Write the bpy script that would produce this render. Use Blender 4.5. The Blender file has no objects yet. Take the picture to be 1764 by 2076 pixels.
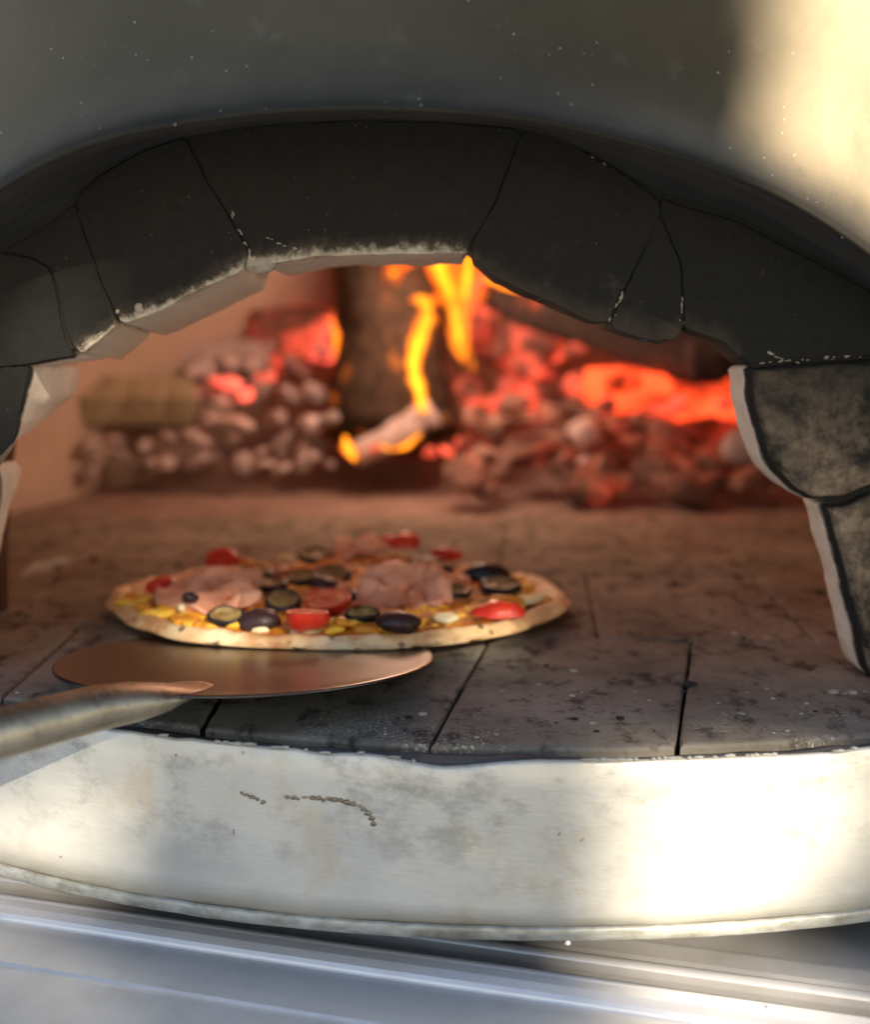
import bpy, bmesh, math, random
from mathutils import Vector, Matrix, noise
R = math.radians
random.seed(7)
scn = bpy.context.scene
col = scn.collection

# ---------------------------------------------------------------- camera
H, PITCH, F = 0.155, R(8.7), 2100.0            # eye height over the hearth, tilt down, focal length in 1764-px units
cd = bpy.data.cameras.new('camera'); cam = bpy.data.objects.new('camera', cd); col.objects.link(cam)
cam.location = (0, 0, H); cam.rotation_euler = (R(90) - PITCH, 0, 0)
cd.sensor_fit = 'HORIZONTAL'; cd.sensor_width = 36; cd.lens = 36 * F / 1764
cd.clip_start = 0.01; cd.clip_end = 500
cd.dof.use_dof = True; cd.dof.focus_distance = 0.44; cd.dof.aperture_fstop = 4.8
scn.camera = cam

# ---------------------------------------------------------------- sky and sun
SUN_EL, SUN_AZ = R(26), R(24)                   # sun behind the camera, to its right
SUN = Vector((math.sin(SUN_AZ) * math.cos(SUN_EL), -math.cos(SUN_AZ) * math.cos(SUN_EL), math.sin(SUN_EL)))
w = bpy.data.worlds.new('World'); scn.world = w; w.use_nodes = True
wn = w.node_tree.nodes; sky = wn.new('ShaderNodeTexSky'); sky.sky_type = 'NISHITA'; sky.sun_disc = False
sky.sun_elevation = SUN_EL; sky.sun_rotation = math.pi - SUN_AZ
w.node_tree.links.new(sky.outputs[0], wn['Background'].inputs[0]); wn['Background'].inputs[1].default_value = 0.12
sd = bpy.data.lights.new('sun', 'SUN'); so = bpy.data.objects.new('sun', sd); col.objects.link(so)
sd.energy = 5.0; sd.angle = R(1.0); sd.color = (1, 0.88, 0.70)
so.rotation_euler = SUN.to_track_quat('Z', 'Y').to_euler(); so.location = SUN * 5
scn.view_settings.view_transform = 'Standard'; scn.view_settings.look = 'None'
scn.view_settings.exposure = 1.2; scn.view_settings.gamma = 1
scn.cycles.max_bounces = 8

# ---------------------------------------------------------------- helpers
FW = Vector((0, math.cos(PITCH), -math.sin(PITCH))); UP = Vector((0, math.sin(PITCH), math.cos(PITCH))); CAM = Vector((0, 0, H))
def at(u, v, y=None, z=None):
    """where a sight line meets the upright plane y or the level plane z (measuring the photograph)"""
    d = FW + Vector((1, 0, 0)) * ((u - 882) / F) + UP * ((1038 - v) / F)
    t = y / d.y if y is not None else (z - H) / d.z
    return CAM + d * t
def ns(p, s=1.0, o=0.0):
    return noise.noise(Vector((p[0] * s + o, p[1] * s - o * .7, p[2] * s + o * 1.3)))

def tag(o, label=None, cat=None, group=None, kind=None):
    if label: o['label'] = label
    if cat: o['category'] = cat
    if group: o['group'] = group
    if kind: o['kind'] = kind
    return o
def empty(name, loc, label=None, cat=None, group=None):
    o = bpy.data.objects.new(name, None); o.empty_display_size = .02; o.location = loc; col.objects.link(o)
    return tag(o, label, cat, group)
def wloc(o):
    v = Vector((0, 0, 0))
    while o is not None:
        v = v + o.location; o = o.parent
    return v
def link(name, me, mat, parent=None, loc=None):
    o = bpy.data.objects.new(name, me); col.objects.link(o)
    if mat is not None and not me.materials: me.materials.append(mat)
    if parent is not None: o.parent = parent
    if loc is not None: o.location = loc
    return o
def build(name, verts, faces, mat, parent=None, smooth=False, origin=None):
    """mesh from world coordinates; its origin is put at `origin` (default: centre of its base)"""
    vs = [Vector(v) for v in verts]
    if origin is None:
        xs = [v.x for v in vs]; ys = [v.y for v in vs]; zs = [v.z for v in vs]
        origin = Vector(((min(xs) + max(xs)) / 2, (min(ys) + max(ys)) / 2, min(zs)))
    origin = Vector(origin)
    me = bpy.data.meshes.new(name); me.from_pydata([v - origin for v in vs], [], faces)
    if smooth: me.polygons.foreach_set('use_smooth', [True] * len(me.polygons))
    me.update()
    o = link(name, me, mat, parent)
    o.location = origin - (wloc(parent) if parent is not None else Vector((0, 0, 0)))
    return o
def fix_normals(o):
    bm = bmesh.new(); bm.from_mesh(o.data); bmesh.ops.recalc_face_normals(bm, faces=bm.faces); bm.to_mesh(o.data); bm.free()
    return o
def grid_faces(n, m, wrap=False, off=0, flip=False):
    """n rows of m points"""
    fs = []
    for i in range(n - 1):
        for j in range(m if wrap else m - 1):
            a, b = off + i * m + j, off + i * m + (j + 1) % m
            f = (a, b, b + m, a + m)
            fs.append(f[::-1] if flip else f)
    return fs
def resample(pts, step, closed=True, jit=0.0, seed=0):
    out = []; n = len(pts)
    for i in range(n if closed else n - 1):
        a, b = Vector(pts[i]), Vector(pts[(i + 1) % n]); L = (b - a).length; k = max(1, round(L / step))
        for j in range(k):
            p = a.lerp(b, j / k); 
            if jit:
                q = Vector((p.x * .02 + seed, p.y * .02, seed * 1.7)); r = q * 3.1
                p = p + Vector((noise.noise(q) + .6 * noise.noise(r), noise.noise(q + Vector((9, 4, 2))) + .6 * noise.noise(r + Vector((5, 1, 7))))) * jit
            out.append(p)
    if not closed: out.append(Vector(pts[-1]))
    return out
def chaikin(pts, it=1, q=.1):
    for _ in range(it):
        o = []
        for i in range(len(pts)):
            a, b = Vector(pts[i]), Vector(pts[(i + 1) % len(pts)])
            o += [a.lerp(b, q), a.lerp(b, 1 - q)]
        pts = o
    return pts
def spline(pts, x):
    """smooth interpolation y(x) through sorted points"""
    n = len(pts)
    if x <= pts[0][0]: i = 0
    elif x >= pts[-1][0]: i = n - 2
    else: i = max(k for k in range(n - 1) if pts[k][0] <= x)
    (x1, y1), (x2, y2) = pts[i], pts[i + 1]
    def sl(k):
        a, b = max(0, k - 1), min(n - 1, k + 1)
        return (pts[b][1] - pts[a][1]) / (pts[b][0] - pts[a][0])
    h = x2 - x1; t = (x - x1) / h; m1, m2 = sl(i) * h, sl(i + 1) * h
    if t < 0: return y1 + m1 * t
    if t > 1: return y2 + m2 * (t - 1)
    return (2*t**3-3*t*t+1)*y1 + (t**3-2*t*t+t)*m1 + (-2*t**3+3*t*t)*y2 + (t**3-t*t)*m2

class Mat:
    def __init__(s, name):
        s.m = bpy.data.materials.new(name); s.m.use_nodes = True; s.t = s.m.node_tree
        s.b = s.t.nodes['Principled BSDF']; s.o = s.t.nodes['Material Output']
        s.P = s.t.nodes.new('ShaderNodeNewGeometry').outputs['Position']
    def n(s, typ, ins=None, **props):
        nd = s.t.nodes.new('ShaderNode' + typ)
        for k, v in props.items(): setattr(nd, k, v)
        for k, v in (ins or {}).items():
            sock = nd.inputs[k]
            if hasattr(v, 'links') or isinstance(v, bpy.types.NodeSocket): s.t.links.new(v, sock)
            else:
                if sock.type == 'RGBA' and len(v) == 3: v = (*v, 1)
                sock.default_value = v
        return nd
    def scale(s, vec, sc):
        return s.n('VectorMath', {0: vec, 1: sc if not isinstance(sc, (int, float)) else (sc,) * 3}, operation='MULTIPLY').outputs[0]
    def noise(s, scale, detail=4, rough=.55, vec=None, dist=0.0):
        return s.n('TexNoise', {'Vector': vec or s.P, 'Scale': scale, 'Detail': detail, 'Roughness': rough, 'Distortion': dist}).outputs['Fac']
    def vor(s, scale, vec=None, feature='F1', out='Distance', rand=1.0):
        return s.n('TexVoronoi', {'Vector': vec or s.P, 'Scale': scale, 'Randomness': rand}, feature=feature).outputs[out]
    def math(s, op, a, b=0.0, clamp=False):
        return s.n('Math', {0: a, 1: b}, operation=op, use_clamp=clamp).outputs[0]
    def ss(s, v, lo, hi):
        return s.n('MapRange', {'Value': v, 'From Min': lo, 'From Max': hi}, interpolation_type='SMOOTHSTEP').outputs[0]
    def xyz(s, vec=None):
        return s.n('SeparateXYZ', {0: vec or s.P}).outputs
    def ramp(s, fac, stops, interp='LINEAR'):
        nd = s.n('ValToRGB', {'Fac': fac}); cr = nd.color_ramp; cr.interpolation = interp
        while len(cr.elements) < len(stops): cr.elements.new(.5)
        for e, (p, c) in zip(cr.elements, stops): e.position = p; e.color = (*c, 1)
        return nd.outputs[0]
    def mix(s, fac, a, b, mode='MIX'):
        nd = s.n('Mix', {'Factor': fac}, data_type='RGBA', blend_type=mode)
        for idx, v in ((6, a), (7, b)):
            if isinstance(v, bpy.types.NodeSocket): s.t.links.new(v, nd.inputs[idx])
            else: nd.inputs[idx].default_value = (*v, 1)
        return nd.outputs[2]
    def bump(s, h, strength=.5, dist=.001, normal=None):
        ins = {'Height': h, 'Strength': strength, 'Distance': dist}
        if normal is not None: ins['Normal'] = normal
        return s.n('Bump', ins).outputs[0]
    def set(s, **kw):
        names = dict(color='Base Color', rough='Roughness', metal='Metallic', normal='Normal', emit='Emission Color', estr='Emission Strength',
                     spec='Specular IOR Level', aniso='Anisotropic', tangent='Tangent', sss='Subsurface Weight', coat='Coat Weight', alpha='Alpha')
        for k, v in kw.items():
            sock = s.b.inputs[names[k]]
            if isinstance(v, bpy.types.NodeSocket): s.t.links.new(v, sock)
            else:
                if sock.type == 'RGBA': v = (*v, 1)
                sock.default_value = v
            if k == 'sss': s.b.inputs['Subsurface Scale'].default_value = .0012
        return s.m

# ---------------------------------------------------------------- materials
def specks(m, scale, lo, hi):
    """sparse pale dots of ash: distance to a cell's point, only in some of the cells"""
    nd = m.n('TexVoronoi', {'Vector': m.P, 'Scale': scale})
    pick = m.math('GREATER_THAN', m.xyz(nd.outputs['Color'])[0], .55)
    return m.math('MULTIPLY', m.math('SUBTRACT', 1.0, m.ss(nd.outputs['Distance'], lo, hi)), pick)

def mat_shell():
    m = Mat('shaded_sooty_steel')
    x, y, z = m.xyz()
    n1 = m.noise(14, 5, .6); n2 = m.noise(240, 3, .6); st = m.noise(60, 4, .7)
    # soot with shade painted over the mouth; sides painted paler where light falls
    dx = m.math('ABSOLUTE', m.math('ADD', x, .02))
    smoke_shade = m.math('SUBTRACT', 1.0, m.ss(m.math('ADD', x, m.math('MULTIPLY', m.math('SUBTRACT', n1, .5), .05)), .10, .17))
    smoke_shade = m.math('MULTIPLY', smoke_shade, m.math('ADD', .5, m.math('MULTIPLY', m.ss(m.math('ADD', x, m.math('MULTIPLY', n1, .06)), -.19, -.06), .5)))
    sheen = m.n('Attribute', attribute_name='lip_sheen').outputs['Fac']
    smoke_shade = m.math('SUBTRACT', smoke_shade, m.math('MULTIPLY', sheen, m.math('MULTIPLY', m.noise(20, 3), .75)), True)  # reflected sky along the lip, painted by thinning the dark tone
    lit_steel = m.ramp(n1, [(.3, (.155, .122, .078)), (.7, (.225, .182, .122))])
    sooty = m.ramp(n1, [(.3, (.066, .056, .038)), (.7, (.094, .082, .057))])  # dark tone: soot together with painted shade
    c = m.mix(m.math('MULTIPLY', smoke_shade, .95), lit_steel, sooty)
    c = m.mix(m.math('MULTIPLY', m.ss(m.noise(42, 5, .65, m.scale(m.P, (1, 1, .5))), .5, .72), .35), c, (.10, .085, .06))
    spots = m.ss(st, .58, .67)
    c = m.mix(m.math('MULTIPLY', spots, .45), c, (.13, .11, .085))
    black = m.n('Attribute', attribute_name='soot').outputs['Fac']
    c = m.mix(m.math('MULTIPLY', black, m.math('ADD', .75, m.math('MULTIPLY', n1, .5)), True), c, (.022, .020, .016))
    sp = specks(m, 230, .03, .07)
    c = m.mix(sp, c, (.8, .78, .72))
    r = m.math('ADD', m.math('MULTIPLY', n1, .16), .44)
    return m.set(color=c, metal=m.math('SUBTRACT', .8, m.math('MULTIPLY', sp, .8)), rough=r, normal=m.bump(n2, .08, .0006))

def mat_band():
    m = Mat('weathered_steel_band')
    v = m.scale(m.P, (1, 1, 1.6))
    n1 = m.noise(11, 6, .62, v); n2 = m.noise(42, 7, .7, m.scale(m.P, (.85, .85, 1.25))); n3 = m.noise(900, 2, .5, m.scale(m.P, (.15, .15, 1)))
    c = m.ramp(n1, [(.28, (.50, .49, .45)), (.5, (.66, .63, .555)), (.75, (.77, .71, .59))])
    z = m.xyz()[2]
    smear = m.math('MULTIPLY', m.ss(n2, .49, .69), m.ss(m.math('ADD', z, m.math('MULTIPLY', n1, .06)), -.05, .018))
    c = m.mix(m.math('MULTIPLY', smear, .6), c, (.20, .185, .16))
    rust = m.math('MULTIPLY', m.ss(m.noise(24, 4, .6, m.scale(m.P, (1.3, .7, 1))), .54, .74), .38)
    c = m.mix(rust, c, (.52, .36, .17))
    spot = m.ss(m.noise(120, 3, .6), .70, .76)
    c = m.mix(m.math('MULTIPLY', spot, .7), c, (.17, .13, .09))
    scr = m.noise(420, 2, .5, m.scale(m.P, (1, 1, .06)))
    rough = m.math('ADD', .34, m.math('MULTIPLY', n2, .22))
    return m.set(color=c, metal=.40, rough=rough, normal=m.bump(m.math('ADD', n3, m.math('MULTIPLY', n1, 5)), .12, .0008))

def mat_flange():
    m = Mat('lime_streaked_flange')
    n1 = m.noise(260, 5, .65, m.scale(m.P, (.4, .4, 1))); n2 = m.noise(30, 4)
    c = m.ramp(n1, [(.32, (.27, .265, .22)), (.5, (.42, .41, .36)), (.68, (.54, .54, .50))])
    c = m.mix(m.math('MULTIPLY', m.ss(n2, .55, .7), .6), c, (.15, .12, .08))
    return m.set(color=c, metal=.5, rough=.5, normal=m.bump(n1, .12, .0004))

def mat_tray(name='brushed_tray_steel', tint=(.74, .71, .70), dirt=.2):
    m = Mat(name)
    n1 = m.noise(9, 5, .6); n2 = m.noise(45, 4, .6); n3 = m.noise(700, 2, .5, m.scale(m.P, (.1, 1, 1)))
    c = m.mix(m.math('MULTIPLY', m.ss(n2, .45, .75), dirt), tint, (.36, .33, .30))
    c = m.mix(m.math('MULTIPLY', m.ss(n1, .4, .7), .3), c, (.70, .69, .70))
    sc = m.noise(60, 2, .5, m.n('Mapping', {'Vector': m.P, 'Rotation': (0, 0, .9), 'Scale': (40, .8, 1)}).outputs[0])
    c = m.mix(m.math('MULTIPLY', m.ss(sc, .72, .78), .3), c, (.8, .8, .8))
    return m.set(color=c, metal=.5, rough=m.math('ADD', .30, m.math('MULTIPLY', n1, .25)), normal=m.bump(m.math('ADD', n3, m.math('MULTIPLY', n1, 3)), .06, .0006))

def mat_gritty():
    m = Mat('crumb_covered_steel')
    n1 = m.noise(420, 4, .6); n2 = m.noise(30, 4)
    c = m.mix(m.ss(n1, .42, .62), (.30, .26, .23), (.14, .11, .09))
    c = m.mix(specks(m, 420, .1, .25), c, (.6, .55, .48))
    return m.set(color=c, metal=.3, rough=.55, normal=m.bump(n1, .5, .001))

MOUTH = [(at(u, v, y=.48).x, at(u, v, y=.48).z) for u, v in [(150, 722), (200, 690), (245, 652), (300, 637), (400, 588), (490, 548), (535, 533), (600, 526), (640, 520), (850, 512), (945, 512), (965, 530), (1100, 605), (1235, 652), (1330, 691), (1388, 662), (1470, 692), (1520, 738)]]
def thin_soot(m, c, x, z, n1, n2, y):
    """along the mouth's edge the fire keeps the soot thin: brown then cream, in tufts"""
    x0, x1, z0, z1 = MOUTH[0][0], MOUTH[-1][0], .14, .22
    f = m.n('FloatCurve', {'Value': m.n('MapRange', {'Value': x, 'From Min': x0, 'From Max': x1}).outputs[0]})
    cv = f.mapping.curves[0]
    pts = [((px - x0) / (x1 - x0), (pz - z0) / (z1 - z0)) for px, pz in MOUTH]
    cv.points[0].location = pts[0]; cv.points[1].location = pts[-1]
    for p in pts[1:-1]: cv.points.new(*p)
    for p in cv.points: p.handle_type = 'VECTOR'
    f.mapping.update()
    h = m.math('SUBTRACT', z, m.math('ADD', z0, m.math('MULTIPLY', f.outputs[0], z1 - z0)))      # height above the mouth's edge
    nn = m.math('ADD', m.math('MULTIPLY', n1, .010), m.math('MULTIPLY', n2, .012))
    k = m.math('SUBTRACT', 1.0, m.ss(m.math('ADD', h, m.math('SUBTRACT', .0125, nn)), -.001, .0105))
    left = m.math('SUBTRACT', 1.0, m.math('MULTIPLY', m.ss(x, .012, .022), .62))
    inx = m.math('MULTIPLY', m.math('GREATER_THAN', x, x0), m.math('LESS_THAN', x, x1 - .004))
    k = m.math('MULTIPLY', m.math('MULTIPLY', k, left), inx)
    tint = m.mix(m.ss(k, .40, 1.0), (.11, .080, .055), (.66, .56, .42))
    return m.mix(m.math('MULTIPLY', k, .95), c, tint)
def mat_block(name, pale_x0=None):
    """cast refractory: cream inside, its weather face black with soot; chips and pale burnt-off patches"""
    m = Mat(name)
    x, y, z = m.xyz(); n1 = m.noise(26, 6, .65); n2 = m.noise(170, 5, .7); n3 = m.noise(9, 3)
    cream = m.ramp(m.noise(60, 5, .6), [(.3, (.70, .61, .48)), (.6, (.83, .76, .63)), (.8, (.88, .82, .70))])
    soot = m.ramp(n2, [(.3, (.0175, .0168, .0140)), (.7, (.0245, .0232, .0190))])
    tan = m.ramp(n2, [(.3, (.11, .078, .052)), (.7, (.38, .275, .185))])
    # burnt-off patches low on the pillars
    low = m.math('MULTIPLY', m.math('SUBTRACT', 1.0, m.ss(m.math('ADD', z, m.math('MULTIPLY', m.math('SUBTRACT', n1, .5), .2)), .10, .17)), m.ss(n1, .38, .58))
    low = m.math('MULTIPLY', low, m.ss(x, .10, .14))
    low = m.math('MULTIPLY', low, m.math('SUBTRACT', 1.0, m.ss(y, .4762, .479)))
    c = m.mix(m.math('MULTIPLY', low, .9), soot, tan)
    edge = m.math('ADD', y, m.math('MULTIPLY', m.math('SUBTRACT', n1, .5), .008))
    edge = m.math('ADD', edge, m.math('MULTIPLY', m.math('SUBTRACT', n2, .5), .006))
    c = m.mix(m.ss(edge, .4828, .4885), c, cream)
    c = thin_soot(m, c, x, z, n1, n2, y)
    sp = specks(m, 230, .022, .055)
    c = m.mix(m.math('MULTIPLY', sp, .8), c, (.5, .47, .4))
    h = m.math('ADD', n2, m.math('MULTIPLY', n1, 2.0))
    return m.set(color=c, rough=.92, spec=.25, normal=m.bump(h, .5, .0015))

def mat_sooted_edge():
    """blocks whose underside is black as well"""
    m = Mat('sooted_refractory')
    x, y, z = m.xyz(); n1 = m.noise(26, 6, .65); n2 = m.noise(170, 5, .7)
    soot = m.ramp(n2, [(.3, (.0175, .0168, .0140)), (.7, (.0245, .0232, .0190))])
    chip = m.ss(m.math('ADD', m.math('MULTIPLY', n1, .6), m.math('MULTIPLY', n2, .4)), .58, .66)
    low = m.ss(y, .4785, .483)
    c = m.mix(m.math('MULTIPLY', chip, m.math('MULTIPLY', low, .6)), soot, (.24, .18, .14))
    c = thin_soot(m, c, x, z, n1, n2, y)
    sp = specks(m, 230, .022, .055)
    c = m.mix(m.math('MULTIPLY', sp, .8), c, (.5, .47, .4))
    return m.set(color=c, rough=.92, spec=.25, normal=m.bump(m.math('ADD', n2, m.math('MULTIPLY', n1, 2.0)), .5, .0015))

def mat_soffit():
    m = Mat('soot_crusted_soffit')
    n2 = m.noise(130, 5, .7, m.scale(m.P, (.5, 1.5, 1.5))); n1 = m.noise(18, 4)
    c = m.ramp(n1, [(.3, (.024, .024, .022)), (.7, (.05, .05, .045))])
    return m.set(color=c, rough=.8, metal=.1, normal=m.bump(n2, .4, .0015))

def mat_plain(name, c, rough=.9, bump_scale=120, bs=.4, var=.25, metal=0.0):
    m = Mat(name); n1 = m.noise(bump_scale, 5, .65); n2 = m.noise(bump_scale * .15, 4)
    k = 1 - var; K = 1 + var
    cc = m.ramp(n2, [(.3, tuple(a * k for a in c)), (.7, tuple(min(1, a * K) for a in c))])
    return m.set(color=cc, rough=rough, metal=metal, normal=m.bump(n1, bs, .0015))

def mat_hearth():
    m = Mat('hearth_firebrick')
    n1 = m.noise(13, 6, .65); n2 = m.noise(55, 6, .7, m.scale(m.P, (1, .7, 1))); n3 = m.noise(600, 3, .6); pk = m.noise(5, 4, .6)
    oi = m.n('ObjectInfo').outputs['Random']
    n4 = m.noise(150, 5, .7, m.scale(m.P, (.8, 1, 1)))
    c = m.ramp(n1, [(.28, (.125, .106, .080)), (.5, (.24, .207, .160)), (.72, (.35, .305, .24))])
    c = m.mix(m.math('MULTIPLY', m.ss(pk, .48, .66), .45), c, (.24, .125, .090))
    c = m.mix(m.math('MULTIPLY', m.ss(n2, .50, .66), .85), c, (.030, .025, .023))
    c = m.mix(m.math('MULTIPLY', m.ss(n4, .52, .70), .5), c, (.050, .042, .037))
    c = m.mix(m.math('MULTIPLY', m.ss(m.noise(210, 4, .6), .66, .74), .5), c, (.33, .28, .23))
    c = m.mix(m.math('MULTIPLY', oi, .15), c, (.05, .045, .04))
    y = m.xyz()[1]
    flour = m.math('MULTIPLY', m.ss(n3, .55, .68), m.math('MULTIPLY', m.ss(m.noise(16, 3), .48, .62), m.math('SUBTRACT', 1.0, m.ss(y, .41, .46))))
    c = m.mix(m.math('MULTIPLY', flour, .9), c, (.62, .58, .50))
    return m.set(color=c, rough=.86, spec=.12, normal=m.bump(m.math('ADD', n2, m.math('MULTIPLY', n3, .5)), .35, .0012))

def mat_dome():
    m = Mat('fired_clay_lining')
    n1 = m.noise(7, 5, .6); n2 = m.noise(60, 5)
    c = m.ramp(n1, [(.3, (.40, .29, .22)), (.7, (.56, .43, .34))])
    return m.set(color=c, rough=.9, normal=m.bump(n2, .3, .002))

def mat_peel():
    m = Mat('worn_peel_steel')
    n1 = m.noise(22, 5, .6); n2 = m.noise(800, 3, .6); n3 = m.noise(90, 5, .65)
    c = m.ramp(n1, [(.3, (.07, .058, .05)), (.7, (.14, .12, .103))])
    c = m.mix(m.math('MULTIPLY', m.ss(n3, .58, .72), .4), c, (.22, .17, .13))
    return m.set(color=c, metal=1.0, rough=m.math('ADD', .22, m.math('MULTIPLY', n1, .16)), normal=m.bump(m.math('ADD', n2, m.math('MULTIPLY', n1, 3)), .06, .0006))

def mat_handle():
    m = Mat('floury_handle_steel')
    n1 = m.noise(40, 5, .6); n2 = m.noise(500, 3, .7)
    c = m.ramp(n1, [(.3, (.34, .275, .185)), (.7, (.48, .40, .28))])
    c = m.mix(m.math('MULTIPLY', m.ss(m.noise(120, 5, .7), .48, .68), .6), c, (.16, .12, .08))
    up = m.ss(m.xyz(m.n('NewGeometry').outputs['Normal'])[2], .3, .9)
    c = m.mix(m.math('MULTIPLY', up, m.math('MULTIPLY', m.ss(n2, .54, .64), .7)), c, (.50, .42, .33))
    return m.set(color=c, metal=.9, rough=m.math('ADD', .28, m.math('MULTIPLY', n1, .2)), normal=m.bump(n2, .3, .0006))

def mat_dough():
    m = Mat('baked_dough')
    n1 = m.noise(45, 5, .6); n2 = m.noise(220, 4); v = m.vor(110)
    c = m.ramp(n1, [(.28, (.60, .31, .12)), (.5, (.82, .55, .28)), (.72, (.92, .76, .50))])
    blister = m.math('MULTIPLY', m.math('SUBTRACT', 1.0, m.ss(v, .16, .34)), m.ss(m.noise(70, 2), .42, .54))
    c = m.mix(m.math('MULTIPLY', blister, .9), c, (.13, .05, .022))
    c = m.mix(m.math('MULTIPLY', m.ss(m.noise(30, 4, .6, m.scale(m.P, (1, 1, 2))), .46, .64), .88), c, (.50, .23, .085))
    return m.set(color=c, rough=.65, sss=.12, normal=m.bump(m.math('ADD', n2, n1), .35, .0012))

def mat_cheese():
    m = Mat('baked_cheese_and_sauce')
    n1 = m.noise(48, 5, .6, dist=.4); n2 = m.noise(160, 4, .6)
    c = m.ramp(n1, [(.30, (.16, .042, .010)), (.45, (.40, .12, .012)), (.56, (.66, .26, .018)), (.67, (.80, .45, .05)), (.80, (.84, .62, .22))])
    c = m.mix(m.math('MULTIPLY', m.ss(n2, .55, .7), .5), c, (.40, .16, .03))
    return m.set(color=c, rough=.62, spec=.18, sss=.05, normal=m.bump(m.math('ADD', n1, m.math('MULTIPLY', n2, .4)), .6, .003))

def mat_simple(name, stops, scale, rough, sss=0.0, bs=.3, coat=0.0, detail=5):
    m = Mat(name); n1 = m.noise(scale, detail, .6); n2 = m.noise(scale * 4, 3)
    return m.set(color=m.ramp(n1, stops), rough=rough, spec=.3, sss=sss, coat=coat, normal=m.bump(m.math('ADD', n1, m.math('MULTIPLY', n2, .4)), bs, .0015))

def mat_ember(name, base, base2, glow=(1.0, .10, .012), lo=.55, hi=.72, strength=2.0, scale=28):
    m = Mat(name); n1 = m.noise(scale, 4, .6); n2 = m.noise(90, 5, .65)
    c = m.ramp(n2, [(.3, base), (.7, base2)])
    c = m.mix(m.math('MULTIPLY', m.n('ObjectInfo').outputs['Random'], .55), c, tuple(a * .3 for a in base))
    g = m.ss(n1, lo, hi)
    ec = m.mix(g, tuple(a * .55 for a in glow), glow)
    return m.set(color=c, rough=.95, spec=.1, emit=ec, estr=m.math('MULTIPLY', g, strength), normal=m.bump(n2, .5, .004))

def mat_flame(name, stops, z0, z1, strength, alpha):
    m = Mat(name)
    z = m.xyz()[2]; f = m.n('MapRange', {'Value': z, 'From Min': z0, 'From Max': z1}).outputs[0]
    c = m.ramp(f, stops)
    e = m.n('Emission', {'Color': c, 'Strength': strength}).outputs[0]; tr = m.n('BsdfTransparent').outputs[0]
    n1 = m.noise(30, 3, .6, m.scale(m.P, (1.4, 1.4, .5)))
    mx = m.n('MixShader', {0: m.math('MULTIPLY', m.ss(n1, .34, .58), alpha), 1: tr, 2: e}).outputs[0]
    m.t.links.new(mx, m.o.inputs[0]); m.t.nodes.remove(m.b)
    return m.m

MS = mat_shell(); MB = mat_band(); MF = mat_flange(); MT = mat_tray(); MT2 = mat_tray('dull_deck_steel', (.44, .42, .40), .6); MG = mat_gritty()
MBL = mat_block('refractory_block'); MBS = mat_sooted_edge(); MSO = mat_soffit()
MMORT = mat_plain('black_mortar', (.017, .016, .0135)); MHE = mat_hearth(); MDO = mat_dome()
MLEDGE = mat_plain('ash_grey_cement', (.10, .092, .085), .9, 260, .6, .35)
MCRUST = mat_plain('pale_cement_crumb', (.36, .345, .31), .9, 300, .6, .25)
MPE = mat_peel(); MHA = mat_handle(); MDG = mat_dough(); MCH = mat_cheese()

# ================================================================ PIZZA OVEN
OX, OY = .055, .933                                   # oven axis
oven = empty('pizza_oven', (OX, OY, -.075), 'round wood fired pizza oven with steel shell and soot blackened arched mouth', 'pizza oven')

# ---- rim of the steel hood over the mouth (traced at y=.40), continued down both sides
rim_px = [(-150, 452), (0, 362), (60, 327), (150, 290), (250, 267), (400, 245), (560, 228), (650, 223), (800, 225), (950, 233), (1080, 247), (1200, 271),
          (1350, 311), (1500, 358), (1600, 402), (1700, 458), (1764, 500), (1900, 610)]
rim = [at(u, v, y=.40) for u, v in rim_px]
rim = [Vector((r.x, r.z)) for r in rim]
rim = [Vector((-.335, 0)), Vector((-.325, .06)), Vector((-.30, .13)), Vector((-.265, .178))] + rim + [Vector((.262, .13)), Vector((.283, .06)), Vector((.288, 0))]
rim = resample(rim, .006, closed=False)
def smooth_line(p, it):
    for _ in range(it):
        p = [p[0]] + [(p[i - 1] + p[i] * 2 + p[i + 1]) / 4 for i in range(1, len(p) - 1)] + [p[-1]]
    return p
rim = smooth_line(rim, 12)
NR = len(rim)
def yface(x): return .412 + 1.1 - math.sqrt(1.1 ** 2 - (x - .02) ** 2)
rn = []
for i in range(NR):
    t = (rim[min(i + 1, NR - 1)] - rim[max(i - 1, 0)]).normalized(); rn.append(Vector((-t.y, t.x)))
outer = []
for i in range(NR):                                    # outer boundary of the front plate: round-shouldered
    f = i / (NR - 1); a = math.pi * (1 - f)
    outer.append(Vector((-.02 + .42 * math.copysign(abs(math.cos(a)) ** .6, math.cos(a)), .43 * abs(math.sin(a)) ** .55)))
rows = []
# lip: rolled under, then flaring back into the plate
prof = [(0, .0004), (.0008, -.0003), (.0022, .0), (.004, .0012)]
for d, dy in prof:
    rows.append([Vector((rim[i].x + rn[i].x * d, .400 + (yface(rim[i].x) - .412) * .8 + dy, rim[i].y + rn[i].y * d)) for i in range(NR)])
LD = [.006, .009, .012, .016, .02, .024, .028, .034, .042]
for d in LD:
    e = math.exp(-(d - .004) / .014)
    rows.append([Vector((rim[i].x + rn[i].x * d, (yface(rim[i].x + rn[i].x * d) - (.0112 * e)), rim[i].y + rn[i].y * d)) for i in range(NR)])
for k in range(1, 13):
    t = k / 12
    rw = []
    for i in range(NR):
        q = (rim[i] + rn[i] * .042).lerp(outer[i], t); rw.append(Vector((q.x, yface(q.x), q.y)))
    rows.append(rw)
rows.append([Vector((v.x * 1.0, v.y + .006, v.z + .004)) for v in rows[-1]])
rows.append([Vector((v.x, v.y + .16, v.z)) for v in rows[-1]])
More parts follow.
